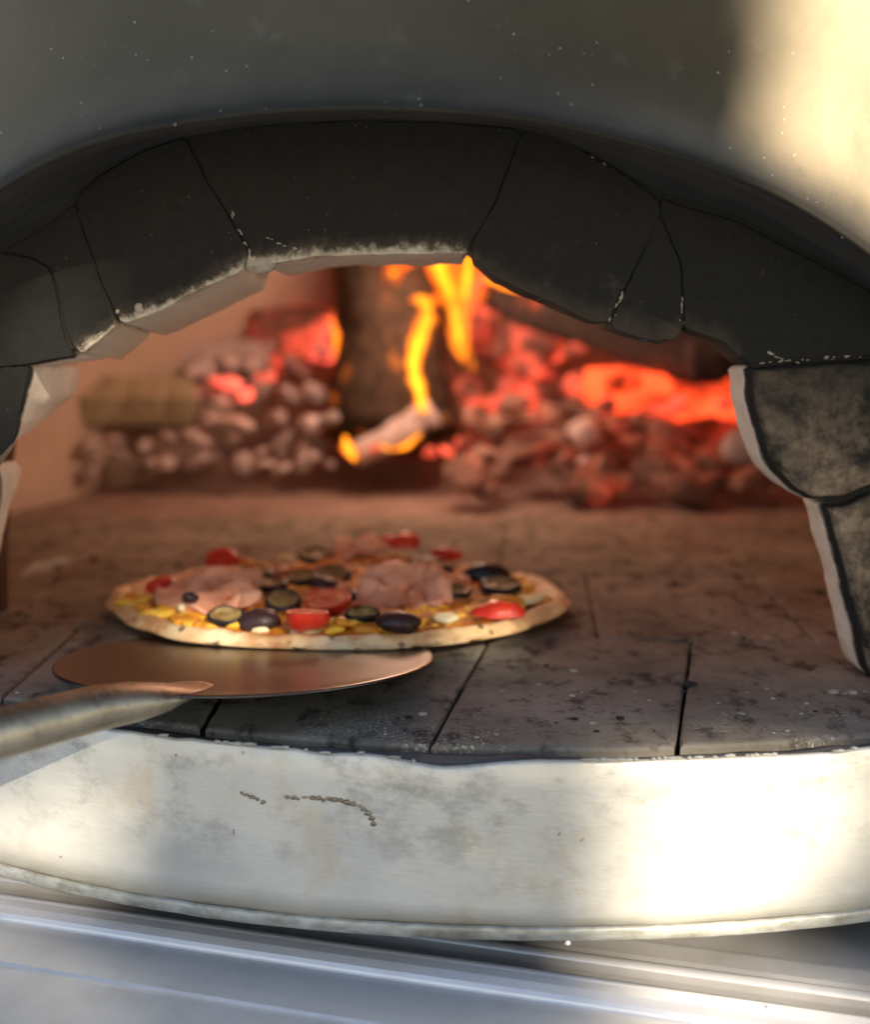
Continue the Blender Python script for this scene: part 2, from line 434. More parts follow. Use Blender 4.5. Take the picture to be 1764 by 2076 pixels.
V = [v + Vector((0, ns(v, 9, 3) * .0012 + ns(v, 3, 8) * .002, 0)) for r_ in rows for v in r_]
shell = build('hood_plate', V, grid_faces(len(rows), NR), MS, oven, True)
at_ = shell.data.attributes.new('soot', 'FLOAT', 'POINT'); sheen_ = shell.data.attributes.new('lip_sheen', 'FLOAT', 'POINT')           # smoke has blackened the very edge of the lip; second attribute paints a sky sheen
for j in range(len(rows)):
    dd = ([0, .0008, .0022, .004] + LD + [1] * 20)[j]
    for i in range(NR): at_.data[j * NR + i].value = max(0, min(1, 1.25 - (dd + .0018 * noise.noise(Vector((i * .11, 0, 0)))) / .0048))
    for i in range(NR): sheen_.data[j * NR + i].value = math.exp(-((dd - .013) / .009) ** 2) * min(1, max(0, abs(rim[i].x + .01) - .02) / .08)

# ---- dome body behind the plate
V = []; RB = .565
prof = [(-.078, RB), (0, RB), (.12, RB), (.24, RB * .985), (.34, RB * .93), (.44, RB * .8), (.52, RB * .6), (.57, RB * .36), (.59, .09), (.592, .001)]
NA = 72
A0, A1 = R(-90 + 43), R(270 - 43)                       # open at the front
for z, r_ in prof:
    for k in range(NA + 1):
        a = A0 + (A1 - A0) * k / NA
        V.append(Vector((OX + r_ * math.cos(a), OY + .06 + r_ * math.sin(a), z)))
fs = grid_faces(len(prof), NA + 1)
b0 = len(V)                                             # front part of the cap, over the plate
prof2 = [(.40, .46)] + [(z, r_) for z, r_ in prof[5:]]
for z, r_ in prof2:
    for k in range(25):
        a = A1 - R(360) + (A0 - (A1 - R(360))) * k / 24
        V.append(Vector((OX + r_ * math.cos(a), OY + .06 + r_ * math.sin(a), z)))
fs += grid_faces(len(prof2), 25, off=b0)
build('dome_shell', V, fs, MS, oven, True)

# ---- soffit: from the rim back over the blocks, in three loose layers
blk_top_px = [(-150, 600), (0, 508), (90, 462), (150, 415), (200, 362), (290, 310), (375, 281), (500, 259), (700, 248), (900, 251), (1058, 264), (1140, 284), (1240, 340),
              (1330, 400), (1480, 445), (1620, 515), (1764, 590), (1900, 700)]
bt = [at(u, v, y=.49) for u, v in blk_top_px]; bt = [Vector((p.x, p.z)) for p in bt]
bt = [Vector((-.335, 0)), Vector((-.33, .05)), Vector((-.31, .09))] + bt + [Vector((.33, .05)), Vector((.335, 0))]
bt = resample(bt, .006, closed=False)
def pick(c, f):
    x = f * (len(c) - 1); i = min(int(x), len(c) - 2); return c[i].lerp(c[i + 1], x - i)
NS = 150; rows = []
for k in range(9):
    t = k / 8; y = .400 + (yface(0) - .412) + .0935 * t
    rw = []
    for i in range(NS):
        f = i / (NS - 1); p = (pick(rim, f) + Vector((0, .0004))).lerp(pick(bt, f) + Vector((0, .002)), t)
        wob = ns((f * 30, t * 4, 0), 1, 2) * .0022 * math.sin(math.pi * min(1, t + .05))
        st = .0018 * math.sin(t * 18 + f * 5) * min(1, t * 4)
        rw.append(Vector((p.x, y + (yface(p.x) - .412) * .8 * (1 - t) + .0006, p.y + wob + st)))
    rows.append(rw)
build('soffit', [v for r_ in rows for v in r_], grid_faces(len(rows), NS, flip=True), MSO, oven, True)

# ---- arch blocks: outlines on the mouth's front face (y = .48)
YF = .48
blocks = [
 # outline, depth of the block, soot-black underside?
 ([(374, 280), (290, 309), (200, 360), (158, 405), (157, 432), (172, 470), (207, 570), (242, 648), (255, 652), (300, 638), (400, 588), (490, 548), (497, 530), (503, 512), (463, 442), (418, 372)], .068, 0),
 ([(152, 414), (85, 468), (10, 508), (62, 519), (103, 537), (124, 620), (139, 692), (165, 716), (200, 690), (236, 655), (203, 572), (168, 472)], .062, 0),
 ([(-170, 600), (-20, 516), (0, 515), (60, 525), (98, 543), (118, 622), (133, 692), (150, 722), (58, 738), (0, 742), (-170, 770)], .05, 0),
 ([(-170, 775), (0, 748), (56, 742), (42, 820), (26, 892), (0, 922), (-70, 955), (-170, 985)], .072, 0),
 ([(-260, 1000), (-100, 962), (-82, 985), (-105, 1060), (-140, 1200), (-180, 1395), (-260, 1400)], .075, 0),
 ([(379, 279), (500, 258), (700, 246), (900, 249), (1058, 263), (1007, 400), (981, 450), (951, 497), (945, 512), (850, 512), (740, 517), (640, 519), (590, 527), (560, 533), (532, 530), (508, 520), (511, 508), (469, 440), (424, 370)], .055, 0),
 ([(1062, 263), (1140, 283), (1240, 343), (1333, 405), (1338, 432), (1297, 520), (1262, 590), (1233, 652), (1200, 650), (1100, 605), (1000, 560), (965, 530), (957, 497), (987, 450), (1013, 400)], .034, 1),
 ([(1337, 438), (1303, 522), (1268, 592), (1241, 655), (1250, 668), (1290, 681), (1330, 691), (1372, 684), (1385, 662), (1381, 600), (1379, 537)], .04, 1),
 ([(1340, 430), (1345, 404), (1400, 425), (1480, 446), (1620, 516), (1764, 594), (1920, 715), (1764, 720), (1600, 731), (1522, 738), (1500, 722), (1470, 692), (1400, 667), (1391, 660), (1388, 600), (1385, 535)], .034, 1),
 ([(1515, 744), (1600, 736), (1764, 724), (1960, 715), (1960, 1008), (1764, 988), (1702, 1012), (1645, 1016), (1600, 990), (1555, 940), (1532, 870), (1517, 800)], .03, 0),
 ([(1665, 1022), (1702, 1020), (1764, 995), (1960, 1015), (2000, 1368), (1764, 1375), (1748, 1352), (1722, 1230), (1690, 1110)], .026, 0),
]
FLARE = {0: 26, 1: 20, 2: 10, 5: 5}
def make_block(i, poly, depth, sooty):
    c = Vector((sum(p[0] for p in poly) / len(poly), sum(p[1] for p in poly) / len(poly)))
    pts = resample(chaikin(poly, 1), 7, True, 2.6, seed=i * 1.31)
    n = len(pts)
    nrm = []
    for k in range(n):
        t = (pts[(k + 1) % n] - pts[k - 1]); t = t.normalized() if t.length > 1e-6 else Vector((1, 0)); nrm.append(Vector((-t.y, t.x)))
    # make the normals point inward
    area = sum(pts[k].x * pts[(k + 1) % n].y - pts[(k + 1) % n].x * pts[k].y for k in range(n))
    sgn = 1 if area > 0 else -1
    back = i in (9, 10)
    V = []
    rings = [(15, -.006), (9, -.0035), (3, .0012), (0, .004), (0, .3 * depth), (0, .65 * depth), (2, depth), (5, depth + .003)] if back else [(.4, -.0002), (-.9, .0001), (-1.7, .0008), (-2.1, .004), (-2.0, .3 * depth), (-1.5, .65 * depth), (2, depth), (5, depth + .003)]
    yb = YF + ns((i * 3.3, 0, 0)) * .0015
    for ri, (ins, dy) in enumerate(rings):
        for k in range(n):
            p = pts[k] + nrm[k] * sgn * ins
            ov = max(0, -nrm[k].y * sgn)
            if i in FLARE and ov > .2: p = p + Vector((0, FLARE[i] * (2.0 if i == 5 and pts[k].x < 640 else 1) * ov * max(0, min(1, (dy - .002) / depth))))
            q = at(p.x, p.y, y=YF)
            q.y = yb + dy
            if i == 3: q.x -= .026 * max(0, dy / depth) * max(0, min(1.3, (p.y - 815) / 105))
            wv = .0012 if ri > 2 else .0005
            q = q + Vector((ns(q, 70, i), ns(q, 55, i + 4) * .6, ns(q, 70, i + 9))) * wv
            V.append(q)
    fs = grid_faces(len(rings), n, wrap=True)
    o = build('arch_block', V, fs + [tuple(range(n)), tuple(range((len(rings) - 1) * n, len(rings) * n))[::-1]], MBS if sooty else MBL, oven)
    bm = bmesh.new(); bm.from_mesh(o.data)
    bmesh.ops.triangulate(bm, faces=[f for f in bm.faces if len(f.verts) > 4], ngon_method='EAR_CLIP')
    bmesh.ops.recalc_face_normals(bm, faces=bm.faces)
    for f in bm.faces: f.smooth = len(f.verts) == 4
    bm.to_mesh(o.data); bm.free()
    return o
for i, (poly, d, s) in enumerate(blocks): make_block(i, poly, d, s)

# little crumbs of lime mortar left on the arch
def lump(name, c, r, mat, parent, seed, sub=2, sq=(1, 1, 1), amp=.3):
    bm = bmesh.new(); bmesh.ops.create_icosphere(bm, subdivisions=sub, radius=1)
    V = []; 
    for v in bm.verts:
        p = v.co.copy(); k = 1 + amp * noise.noise(p * 1.3 + Vector((seed, seed * .3, 0))) + amp * .5 * noise.noise(p * 3.1 + Vector((0, seed, 0)))
        v.co = Vector((p.x * sq[0], p.y * sq[1], p.z * sq[2])) * k * r + Vector(c)
    V = [v.co.copy() for v in bm.verts]; F_ = [[v.index for v in f.verts] for f in bm.faces]; bm.free()
    return build(name, V, F_, mat, parent, True)
MLIME = mat_plain('lime_crumb', (.42, .35, .27), .9, 300, .5, .2)
for k, (u, v, r_) in enumerate([(283, 626, .0022), (238, 632, .0009)]):
    lump('mortar_crumb', at(u, v, y=.4797), r_, MLIME, oven, k, sq=(1, .5, 1.1))
rk = random.Random(77)
def along(p, q, n_, jit):
    for k in range(n_):
        t = rk.random(); yield p[0] + (q[0] - p[0]) * t + rk.gauss(0, jit), p[1] + (q[1] - p[1]) * t + rk.gauss(0, jit)
for p, q, n_, sz in [((466, 432), (503, 508), 9, .0007), ((1150, 290), (1250, 352), 9, .0006), ((1250, 352), (1330, 408), 9, .0006), ((1238, 652), (1268, 590), 10, .0008), ((1384, 655), (1384, 600), 8, .0007), ((1540, 738), (1764, 722), 16, .0007), ((155, 712), (240, 655), 5, .0008), ((1545, 715), (1620, 740), 6, .0010), ((545, 488), (610, 512), 10, .0006)]:
    for k, (u, v) in enumerate(along(p, q, n_, 1.6)):
        ang_ = -math.atan2(q[1] - p[1], q[0] - p[0])
        o = lump('mortar_crumb', (0, 0, 0), sz * rk.uniform(.35, .9), MLIME, oven, k + u, sub=1, sq=(rk.uniform(1.2, 3), .5, .7), amp=.4)
        o.location = at(u, v, y=YF - .0002) - wloc(oven); o.rotation_euler = (0, -ang_, 0)
for k in range(34):                                     # soot hanging in tufts under the blackened blocks
    t = rk.random(); px = 1090 + 400 * t
    vv = spline([(1090, 600), (1235, 652), (1290, 682), (1345, 692), (1388, 662), (1470, 692), (1500, 722)], px)
    lump('soot_tuft', at(px, vv + rk.uniform(-2, 3), y=.4815 + rk.uniform(0, .012)), rk.uniform(.0010, .0026), MSO, oven, k * 1.3, sub=1, sq=(1.3, 1, .8), amp=.5)
for k, (u, v, r_, sx, sz) in enumerate([(512, 528, .004, .9, 1.3), (535, 535, .0045, 1.3, 1.0), (565, 522, .003, 1.5, .7), (600, 514, .0018, 1.6, .6)]):
    lump('lime_mortar_patch', at(u, v, y=.4835), r_, MLIME, oven, 20 + k, sub=3, sq=(sx, .9, sz))

# ---- mortar bed behind the blocks (shows dark in the joints), with the mouth left open
open_px = [(-60, 1400), (-45, 1200), (-20, 1060), (-10, 990), (-20, 950), (18, 900), (34, 820), (45, 730), (140, 716), (165, 705), (245, 640), (300, 626), (480, 545), (560, 530), (640, 508), (940, 500), (960, 525),
           (1100, 596), (1235, 648), (1300, 668), (1380, 665), (1390, 655), (1470, 685), (1510, 730), (1530, 800), (1545, 870), (1570, 930), (1610, 980), (1655, 1008), (1690, 1060), (1730, 1230), (1760, 1375)]
op = [at(u, v, y=.49) for u, v in open_px]
op = resample([Vector((p.x, p.z)) for p in op], .006, False)
NS = 160; V = []
for k in range(3):
    for i in range(NS):
        f = i / (NS - 1); p = pick(op, f).lerp(pick(bt, f) + Vector((0, .004)), k / 2)
        V.append(Vector((p.x, .4818, p.y)))
for i in range(NS):
    p = pick(op, i / (NS - 1)); V.append(Vector((p.x * 1.02, .506, p.y + .004)))
fs = grid_faces(3, NS, flip=True) + [(i, i + 1, 3 * NS + i + 1, 3 * NS + i) for i in range(NS - 1)]
build('mortar_bed', V, fs, MMORT, oven)

# ---- inner lining: dome of fired clay with a throat to the mouth
V = []; CX, CY, RI = .05, .96, .465
lat = [0, 6, 12, 18, 24, 30, 36, 43, 50, 58, 66, 74, 82, 90]
NA = 80; th0 = 42
for j, la in enumerate(lat):
    for k in range(NA + 1):
        a = R(-90 + th0) + R(360 - 2 * th0) * k / NA
        r_ = RI * math.cos(R(la)) ** .8 if la < 90 else .0005
        z = .40 * math.sin(R(la)) ** .95
        p = Vector((CX + r_ * math.cos(a), CY + r_ * math.sin(a), z - .002)); V.append(p * 1.0 + Vector((ns(p, 6), ns(p, 6, 4), ns(p, 6, 7) if j else 0)) * .006)
fs = grid_faces(len(lat), NA + 1, flip=True)
b0 = len(V)
lat2 = [30, 36, 43, 50, 58, 66, 74, 82, 90]
for la in lat2:
    for k in range(21):
        a = R(-90 - th0) + R(2 * th0) * k / 20
        r_ = RI * math.cos(R(la)) ** .8 if la < 90 else .0005
        V.append(Vector((CX + r_ * math.cos(a), CY + r_ * math.sin(a), .40 * math.sin(R(la)) ** .95 - .002)))
fs += grid_faces(len(lat2), 21, off=b0, flip=True)
build('dome_lining', V, fs, MDO, oven, True)
# throat ring from the back of the arch out to the lining
V = []
NS = 90
for k, (y, s) in enumerate([(.5, 1.0), (.53, 1.16), (.60, 1.42)]):
    for i in range(NS):
        p = pick(op, i / (NS - 1)); cx = .0; V.append(Vector((cx + (p.x - cx) * s, y, p.y * (1 + (s - 1) * .9))))
for i in range(NS):
    p = pick(bt, i / (NS - 1)); V.append(Vector((p.x * 1.5, .5, p.y * 1.35 + .01)))
fs = grid_faces(3, NS) + [(i, i + 1, 3 * NS + i + 1, 3 * NS + i) for i in range(NS - 1)]
build('throat', V, fs, MDO, oven, True)

# ---- hearth: slab, ledge, and the fire bricks as pieces
def arc_y(x, r_): return OY - math.sqrt(max(0, r_ * r_ - (x - OX) ** 2))
RBAND = .554
V = []; fs = []
n = 96
for r_, z in ((.0005, -.012), (.54, -.012)):
    for k in range(n):
        a = 2 * math.pi * k / n; V.append((OX + r_ * math.cos(a), OY + r_ * math.sin(a), z))
fs = grid_faces(2, n, wrap=True, flip=True)
build('hearth_bed', V, fs, MMORT, oven)
def tile(poly, z, gap=.0008):
    """bevelled brick top with sides, from a plan outline"""
    c = sum((Vector(p) for p in poly), Vector((0, 0))) / len(poly)
    pts = resample(poly, .012, True)
    nn = len(pts); V = []
    area = sum(pts[k].x * pts[(k + 1) % nn].y - pts[(k + 1) % nn].x * pts[k].y for k in range(nn)); sg = 1 if area > 0 else -1
    nr = []
    for k in range(nn):
        t1 = (pts[k] - pts[k - 1]).normalized(); t2 = (pts[(k + 1) % nn] - pts[k]).normalized()
        a, b = Vector((-t1.y, t1.x)), Vector((-t2.y, t2.x)); m_ = (a + b); m_ = m_ / max(.3, m_.length_squared) * 2; nr.append(m_ * sg)
    tx, ty = random.uniform(-.004, .004), random.uniform(-.004, .004)
    for ins, dz in ((gap, -.012), (gap, -.0016), (gap + .0009, -.0004), (gap + .0025, 0)):
        for k in range(nn):
            p = pts[k] + nr[k] * (ins + .0009 * ns((pts[k].x, pts[k].y, 0), 120))
            V.append(Vector((p.x, p.y, z + dz + tx * (p.x - c.x) + ty * (p.y - c.y))))
    fs = grid_faces(4, nn, wrap=True, flip=(sg < 0)) + [tuple(range(3 * nn, 4 * nn)) if sg > 0 else tuple(range(3 * nn, 4 * nn))[::-1]]
    return build('fire_brick', V, fs, MHE, oven)
# front row: joints measured in the photograph (front point, back point)
def xy(u, v): p = at(u, v, z=0); return Vector((p.x, p.y))
RT = RBAND - .0135
joints = [((-.315, .0), (-.315, .565)), ((-.196, 0), (-.2, .565))]
fr = [(Vector((-.31, arc_y(-.31, RT))), Vector((-.318, .60))),
      (xy(5, 1410), xy(150, 1280)), (xy(415, 1466), xy(455, 1400)), (xy(880, 1495), xy(985, 1305)), (xy(1375, 1495), xy(1405, 1285))]
front, back = [], []
rowy = lambda x: .5665 - .10 * (x + .02)
for i, (a, b) in enumerate(fr):
    d = (b - a).normalized()
    t = (rowy(b.x) - a.y) / d.y; bb = a + d * t
    t0 = (arc_y(a.x, RT) - a.y) / d.y
    front.append(a + d * t0); back.append(bb)
front += [Vector((.235, arc_y(.235, RT))), Vector((.36, arc_y(.36, RT)))]; back += [Vector((.292, rowy(.292))), Vector((.42, rowy(.42)))]
for i in range(len(front) - 1):
    arc = [Vector((x, arc_y(x, RT))) for x in [front[i].x + (front[i + 1].x - front[i].x) * k / 5 for k in range(6)]]
    tile(arc + [back[i + 1], back[i]], 0)
# later rows, turned a little like the front ones
ang = R(-6)
ex, ey = Vector((math.cos(ang), math.sin(ang))), Vector((math.sin(-ang), math.cos(ang)))
o0 = xy(1200, 1270); o0 = Vector((o0.x, rowy(o0.x)))
for j in range(5):
    for i in range(-5, 4):
        sh = (0, .055, 0, .055, 0)[j]
        q = o0 + ex * (i * .118 + sh) + ey * (j * .175)
        pts = [q, q + ex * .118, q + ex * .118 + ey * .175, q + ey * .175]
        cc = q + ex * .059 + ey * .0875
        if (cc - Vector((CX, CY))).length < RI + .04: tile(pts, random.uniform(-.0003, .0001), .0003)
# ledge of cement between bricks and band
V = []; nA = 220; a0, a1 = R(-150), R(-30)
for r_, z in ((RT - .001, -.010), (RT + .0012, -.0030), (RT + .005, -.0022), (RBAND - .0042, -.0032), (RBAND - .0034, -.006), (RBAND - .0034, -.02)):
    for k in range(nA + 1):
        a = a0 + (a1 - a0) * k / nA; p = Vector((OX + r_ * math.cos(a), OY + r_ * math.sin(a), z)); p.z += ns(p, 60) * .0012 + ns(p, 14) * .001; V.append(p)
build('hearth_ledge', V, grid_faces(6, nA + 1, flip=True), MLEDGE, oven, True)

# ---- steel band round the front, with ragged top edge, bead of weld, and flange
V = []; zb = lambda a: -.0735 - .0035 * math.cos(a) * -1
nA = 300; a0, a1 = R(-205), R(25)
def btop(a):
    p = Vector((math.cos(a) * 8, math.sin(a) * 8, 0)); k = .0003 + .0008 * noise.noise(p * 3) + .0006 * noise.noise(p * 11)
    xx = OX + RBAND * math.cos(a)
    k -= .0032 * math.exp(-((xx - .004) / .018) ** 2) if math.sin(a) < 0 else 0       # the dent where the sheet dips
    return k
zl = [None, None, -.012, -.02, -.03, -.038, -.046, -.054, -.060, 'b']
for li, l in enumerate(zl):
    for k in range(nA + 1):
        a = a0 + (a1 - a0) * k / nA
        bot = -.0684 + .0042 * math.cos(a) - .014 * math.cos(a) ** 2
        if l is None: z = btop(a) - (.0 if li == 0 else .0015); r_ = RBAND - (.0011 if li == 0 else 0)
        elif l == 'b': z = bot; r_ = RBAND
        else: z = l; r_ = RBAND
        p = Vector((math.cos(a), math.sin(a), 0)); r2 = r_ + ns((p.x, p.y, z * 4), 14) * .0009 + ns((p.x, p.y, z * 3), 40) * .00025
        V.append(Vector((OX + r2 * p.x, OY + r2 * p.y, z)))
band = build('front_band', V, grid_faces(len(zl), nA + 1, flip=True), MB, oven, True)
m_ = band.modifiers.new('thickness', 'SOLIDIFY'); m_.thickness = .0011; m_.offset = -1
V = []; pr = [(0.0003, .0004), (.0017, .0003), (.0020, -.0002), (.0020, -.0044), (.0014, -.0050), (-.012, -.0052)]
for dr, dz in pr:
    for k in range(nA + 1):
        a = a0 + (a1 - a0) * k / nA; bot = -.0684 + .0042 * math.cos(a) - .014 * math.cos(a) ** 2; r_ = RBAND + dr + ns((math.cos(a), math.sin(a), dz), 30) * .0003
        V.append(Vector((OX + r_ * math.cos(a), OY + r_ * math.sin(a), bot + dz + ns((math.cos(a) * 2, math.sin(a) * 2, 1), 40) * .0003)))
build('bottom_flange', V, grid_faces(len(pr), nA + 1, flip=True), MF, oven, True)
def on_band(u, v, lift=0.0):
    """where a sight line meets the band"""
    d = FW + Vector((1, 0, 0)) * ((u - 882) / F) + UP * ((1038 - v) / F)
    A = d.x ** 2 + d.y ** 2; B = -2 * (d.x * OX + d.y * OY); C = OX ** 2 + OY ** 2 - (RBAND + lift) ** 2
    t = (-B - math.sqrt(B * B - 4 * A * C)) / (2 * A); return CAM + d * t
MWELD = mat_plain('melted_weld_drops', (.24, .19, .13), .25, 200, .3, .5, .7)
weld = [(490, 1607, 3.2, 1.0), (500, 1611, 3.6, 1.6), (512, 1616, 4, 1.5), (522, 1620, 4, 1.0), (533, 1626, 5, 1.0),
        (582, 1616, 4.2, 1.2), (595, 1617, 4.6, 1.2), (604, 1620, 3, 1), (618, 1616, 2.6, 2), (634, 1617, 5, 1.5), (646, 1618, 4.6, 1.3), (655, 1622, 4.2, 1.0), (668, 1619, 4.5, 1.4), (680, 1621, 5.6, 1.5), (692, 1622, 5, 1.1),
        (705, 1626, 6.2, 1.4), (717, 1629, 5.4, 1.2), (731, 1634, 3.5, 1.2), (739, 1640, 5.2, 1.2), (748, 1648, 6.4, 1.1), (754, 1658, 7, 1), (758, 1669, 7.2, 1)]
for i, (u, v, r_, e) in enumerate(weld):
    p = on_band(u, v); rr = r_ * 1.06 * .395 / F
    lump('weld_drop', p, rr, MWELD, band, i * 1.7, sub=2, sq=(e * 1.15, .55, .95), amp=.45)
# crumbs of pale cement along the top edge
rnd = random.Random(4)
for k in range(46):
    u = rnd.choice([rnd.uniform(250, 1000), rnd.uniform(1120, 1764), rnd.uniform(1200, 1600)])
    a = -math.pi / 2 + (at(u, 1510, y=.39).x - OX) / RBAND; a2 = a
    r_ = RBAND - .0006; c = Vector((OX + r_ * math.cos(a), OY + r_ * math.sin(a), btop(a) + .0004))
    L = rnd.uniform(.0015, .006)
    lump('cement_crumb', c, .0009, MCRUST, oven, k * 2.1, sub=1, sq=(L / .0009 * .6, .9, rnd.uniform(.6, 1.0)), amp=.35)

# ================================================================ STEEL COUNTER under the oven
ca = R(-13.9); cxd = Vector((math.cos(ca), math.sin(ca), 0)); cyd = Vector((math.sin(ca), -math.cos(ca), 0))   # along the edge; towards the viewer
p0 = at(0, 1816, z=-.0865)
cart = empty('steel_counter', (p0.x, p0.y + .3, -1.0), 'brushed stainless steel counter with rolled edges carrying the oven', 'counter')
def extrude(name, prof, x0, x1, mat, n=40, seed=0.0, wob=.00025):
    V = []
    for d, z in prof:
        for k in range(n + 1):
            x = x0 + (x1 - x0) * k / n; p = p0 + cxd * x + cyd * d; p.z = z
            p.z += ns((x * 6, d * 3, 0), 1, seed) * wob * 2; p += cyd * ns((x * 9, 0, z * 5), 1, seed + 3) * wob
            V.append(p)
    return build(name, V, grid_faces(len(prof), n + 1, flip=True), mat, cart, False)
# front tray: groove side, rolled lip, step, flat sheet with a crease, front drop
def arc(cx, cz, r, a0, a1, n): return [(cx + r * math.cos(R(a0 + (a1 - a0) * k / n)), cz + r * math.sin(R(a0 + (a1 - a0) * k / n))) for k in range(n + 1)]
ft = [(-.006, -.099), (-.0048, -.0925)] + arc(-.0012, -.0902, .0035, 170, 62, 7) + [(.0045, -.0878), (.0080, -.0893), (.0092, -.0906), (.0096, -.0915), (.0102, -.0920), (.018, -.0919), (.030, -.0920), (.0365, -.0922), (.0378, -.0931), (.0392, -.0933), (.06, -.0934), (.12, -.0936), (.30, -.094), (.306, -.097), (.308, -.12), (.308, -.30)]
extrude('front_tray', ft, -.75, .85, MT, 200, 1.0)
# rear deck with its own rolled bead, running under the oven
rb = [(-.60, -.0902), (-.06, -.0900), (-.040, -.0898), (-.0378, -.0886), (-.0355, -.0884), (-.0262, -.0890), (-.0238, -.0896), (-.0225, -.0892)] + arc(-.0195, -.0905, .0030, 125, 20, 6) + [(-.0162, -.0925), (-.0160, -.104)]
extrude('rear_deck', rb, -.75, .85, MT2, 200, 5.0)
extrude('groove', [(-.0170, -.1000), (-.0120, -.0992), (-.0055, -.0985)], -.75, .85, MG, 200, 9.0)
for sx in (-.70, .78):
    for d in (.27, -.55):
        c = p0 + cxd * sx + cyd * d; V = []
        for z in (-1.0, -.12):
            for a, b in ((-1, -1), (1, -1), (1, 1), (-1, 1)): V.append(Vector((c.x, c.y, z)) + cxd * a * .02 + cyd * b * .02)
        fix_normals(build('leg', V, [(0, 1, 5, 4), (1, 2, 6, 5), (2, 3, 7, 6), (3, 0, 4, 7), (0, 3, 2, 1), (4, 5, 6, 7)], MT2, cart))
# rivet and small dents on the edge
def rivet(u, v, z, r_, d):
    c = at(u, v, z=z); V = []; n = 14
    for rr, hh in ((1.0, -.001), (1.0, .0006), (.9, .0016), (.62, .0027), (.3, .0033), (.01, .0035)):
        for k in range(n): a = 2 * math.pi * k / n; V.append(c + Vector((rr * r_ * math.cos(a), rr * r_ * math.sin(a), hh)))
    return fix_normals(build('rivet', V, grid_faces(6, n, wrap=True), MT, cart, True))
rivet(1150, 1917, -.0905, .0018, 0)
rivet(1098, 1998, -.0905, .0011, 0); rivet(1558, 2052, -.0885, .0010, 0)

# ================================================================ PIZZA PEEL
peel_o = at(502, 1333, z=.0115)
peel = empty('pizza_peel', peel_o, 'round steel turning peel slid under the front of the pizza', 'pizza peel')
pc = Vector((-.0893, .480, .0115)); pr_ = .0885; tilt = .115
V = []; n = 96
rr_ = [(.001, 0), (.3, 0), (.6, 0), (.85, 0), (.96, .0001), (.99, .0003), (1, .0)]
def pz(p): return pc.z - tilt * (p.y - pc.y)
for s, up in rr_:
    for k in range(n):
        a = 2 * math.pi * k / n; p = Vector((pc.x + pr_ * s * math.cos(a), pc.y + pr_ * s * .99 * math.sin(a), 0)); p.z = pz(p) + up + ns(p, 18) * .0005 * s; V.append(p)
for s in (1, .98, .5, .001):
    for k in range(n):
        a = 2 * math.pi * k / n; p = Vector((pc.x + pr_ * s * math.cos(a), pc.y + pr_ * s * .99 * math.sin(a), 0)); p.z = pz(p) - .0011; V.append(p)
blade = fix_normals(build('blade', V, grid_faces(11, n, wrap=True), MPE, peel, True))
# handle: flattened where it meets the blade, then a round tube
J = at(345, 1396, z=.0212); L_ = at(0, 1487, z=.0245)
hd = (L_ - J).normalized(); side = hd.cross(Vector((0, 0, 1))).normalized(); upv = side.cross(hd).normalized()
V = []; n = 28
stations = [(-.019, .0040, .0002, -.0017), (-.016, .0075, .0004, -.0016), (-.011, .0100, .0009, -.0015), (-.004, .0115, .0026, -.0017), (.006, .0112, .0058, -.0020), (.018, .0104, .0078, -.0012), (.035, .0094, .0088, 0), (.06, .0090, .0090, 0), (.12, .0090, .0090, 0), (.30, .0090, .0090, 0), (.62, .0090, .0090, 0)]
for s, a_, b_, up in stations:
    for k in range(n):
        a = 2 * math.pi * k / n; p = J + hd * s + side * a_ * math.cos(a) + upv * (b_ * math.sin(a) + up); V.append(p + Vector((ns(p, 60), ns(p, 60, 3), ns(p, 60, 6))) * .0003)
V.append(J + hd * -.0195 - upv * .0017); V.append(J + hd * .62)
N_ = len(stations)
fs = grid_faces(N_, n, wrap=True) + [(N_ * n, (k + 1) % n, k) for k in range(n)] + [(N_ * n + 1, (N_ - 1) * n + k, (N_ - 1) * n + (k + 1) % n) for k in range(n)]
fix_normals(build('handle', V, fs, MHA, peel, True))

# ================================================================ PIZZA
pzc = Vector((-.0555, .618, 0)); PRX, PRY = .137, .121; ptilt = .038
pizza = empty('pizza', (pzc.x, pzc.y, .003), 'pizza with ham, tomato, olives and aubergine baking on the hearth', 'pizza')
def pbase(y): return .0045 - ptilt * (y - pzc.y)          # its front edge rides up on the peel
def edge(a):
    return 1 + .045 * noise.noise(Vector((math.cos(a) * 1.6, math.sin(a) * 1.6, 3))) + .024 * noise.noise(Vector((math.cos(a) * 5, math.sin(a) * 5, 7))) + .035 * max(0, math.cos(a - R(182))) ** 30
def prof_h(s, a):
    rimh = .0030 + .0036 * max(0, -math.cos(a)) ** 3 + .0012 * max(0, math.cos(a)) ** 3 + .0026 * noise.noise(Vector((math.cos(a) * 4, math.sin(a) * 4, 1))) + .0015 * noise.noise(Vector((math.cos(a) * 13, math.sin(a) * 13, 5)))
    return .0038 + rimh * math.exp(-((s - .95) / .045) ** 2)
V = []; n = 160
ss_ = [.002, .3, .6, .78, .84, .88, .91, .935, .955, .972, .988, .997]
for s in ss_:
    for k in range(n):
        a = 2 * math.pi * k / n; e = edge(a); x = pzc.x + PRX * s * e * math.cos(a); y = pzc.y + PRY * s * e * math.sin(a)
        h = prof_h(s, a) * (1 if s < .96 else (1 - ((s - .96) / .042) ** 2 * .75)); V.append(Vector((x, y, pbase(y) + h - (.0022 if s < .86 else 0) + ns((x, y, s), 110) * .0013 + ns((x, y, s), 260) * .0006)))
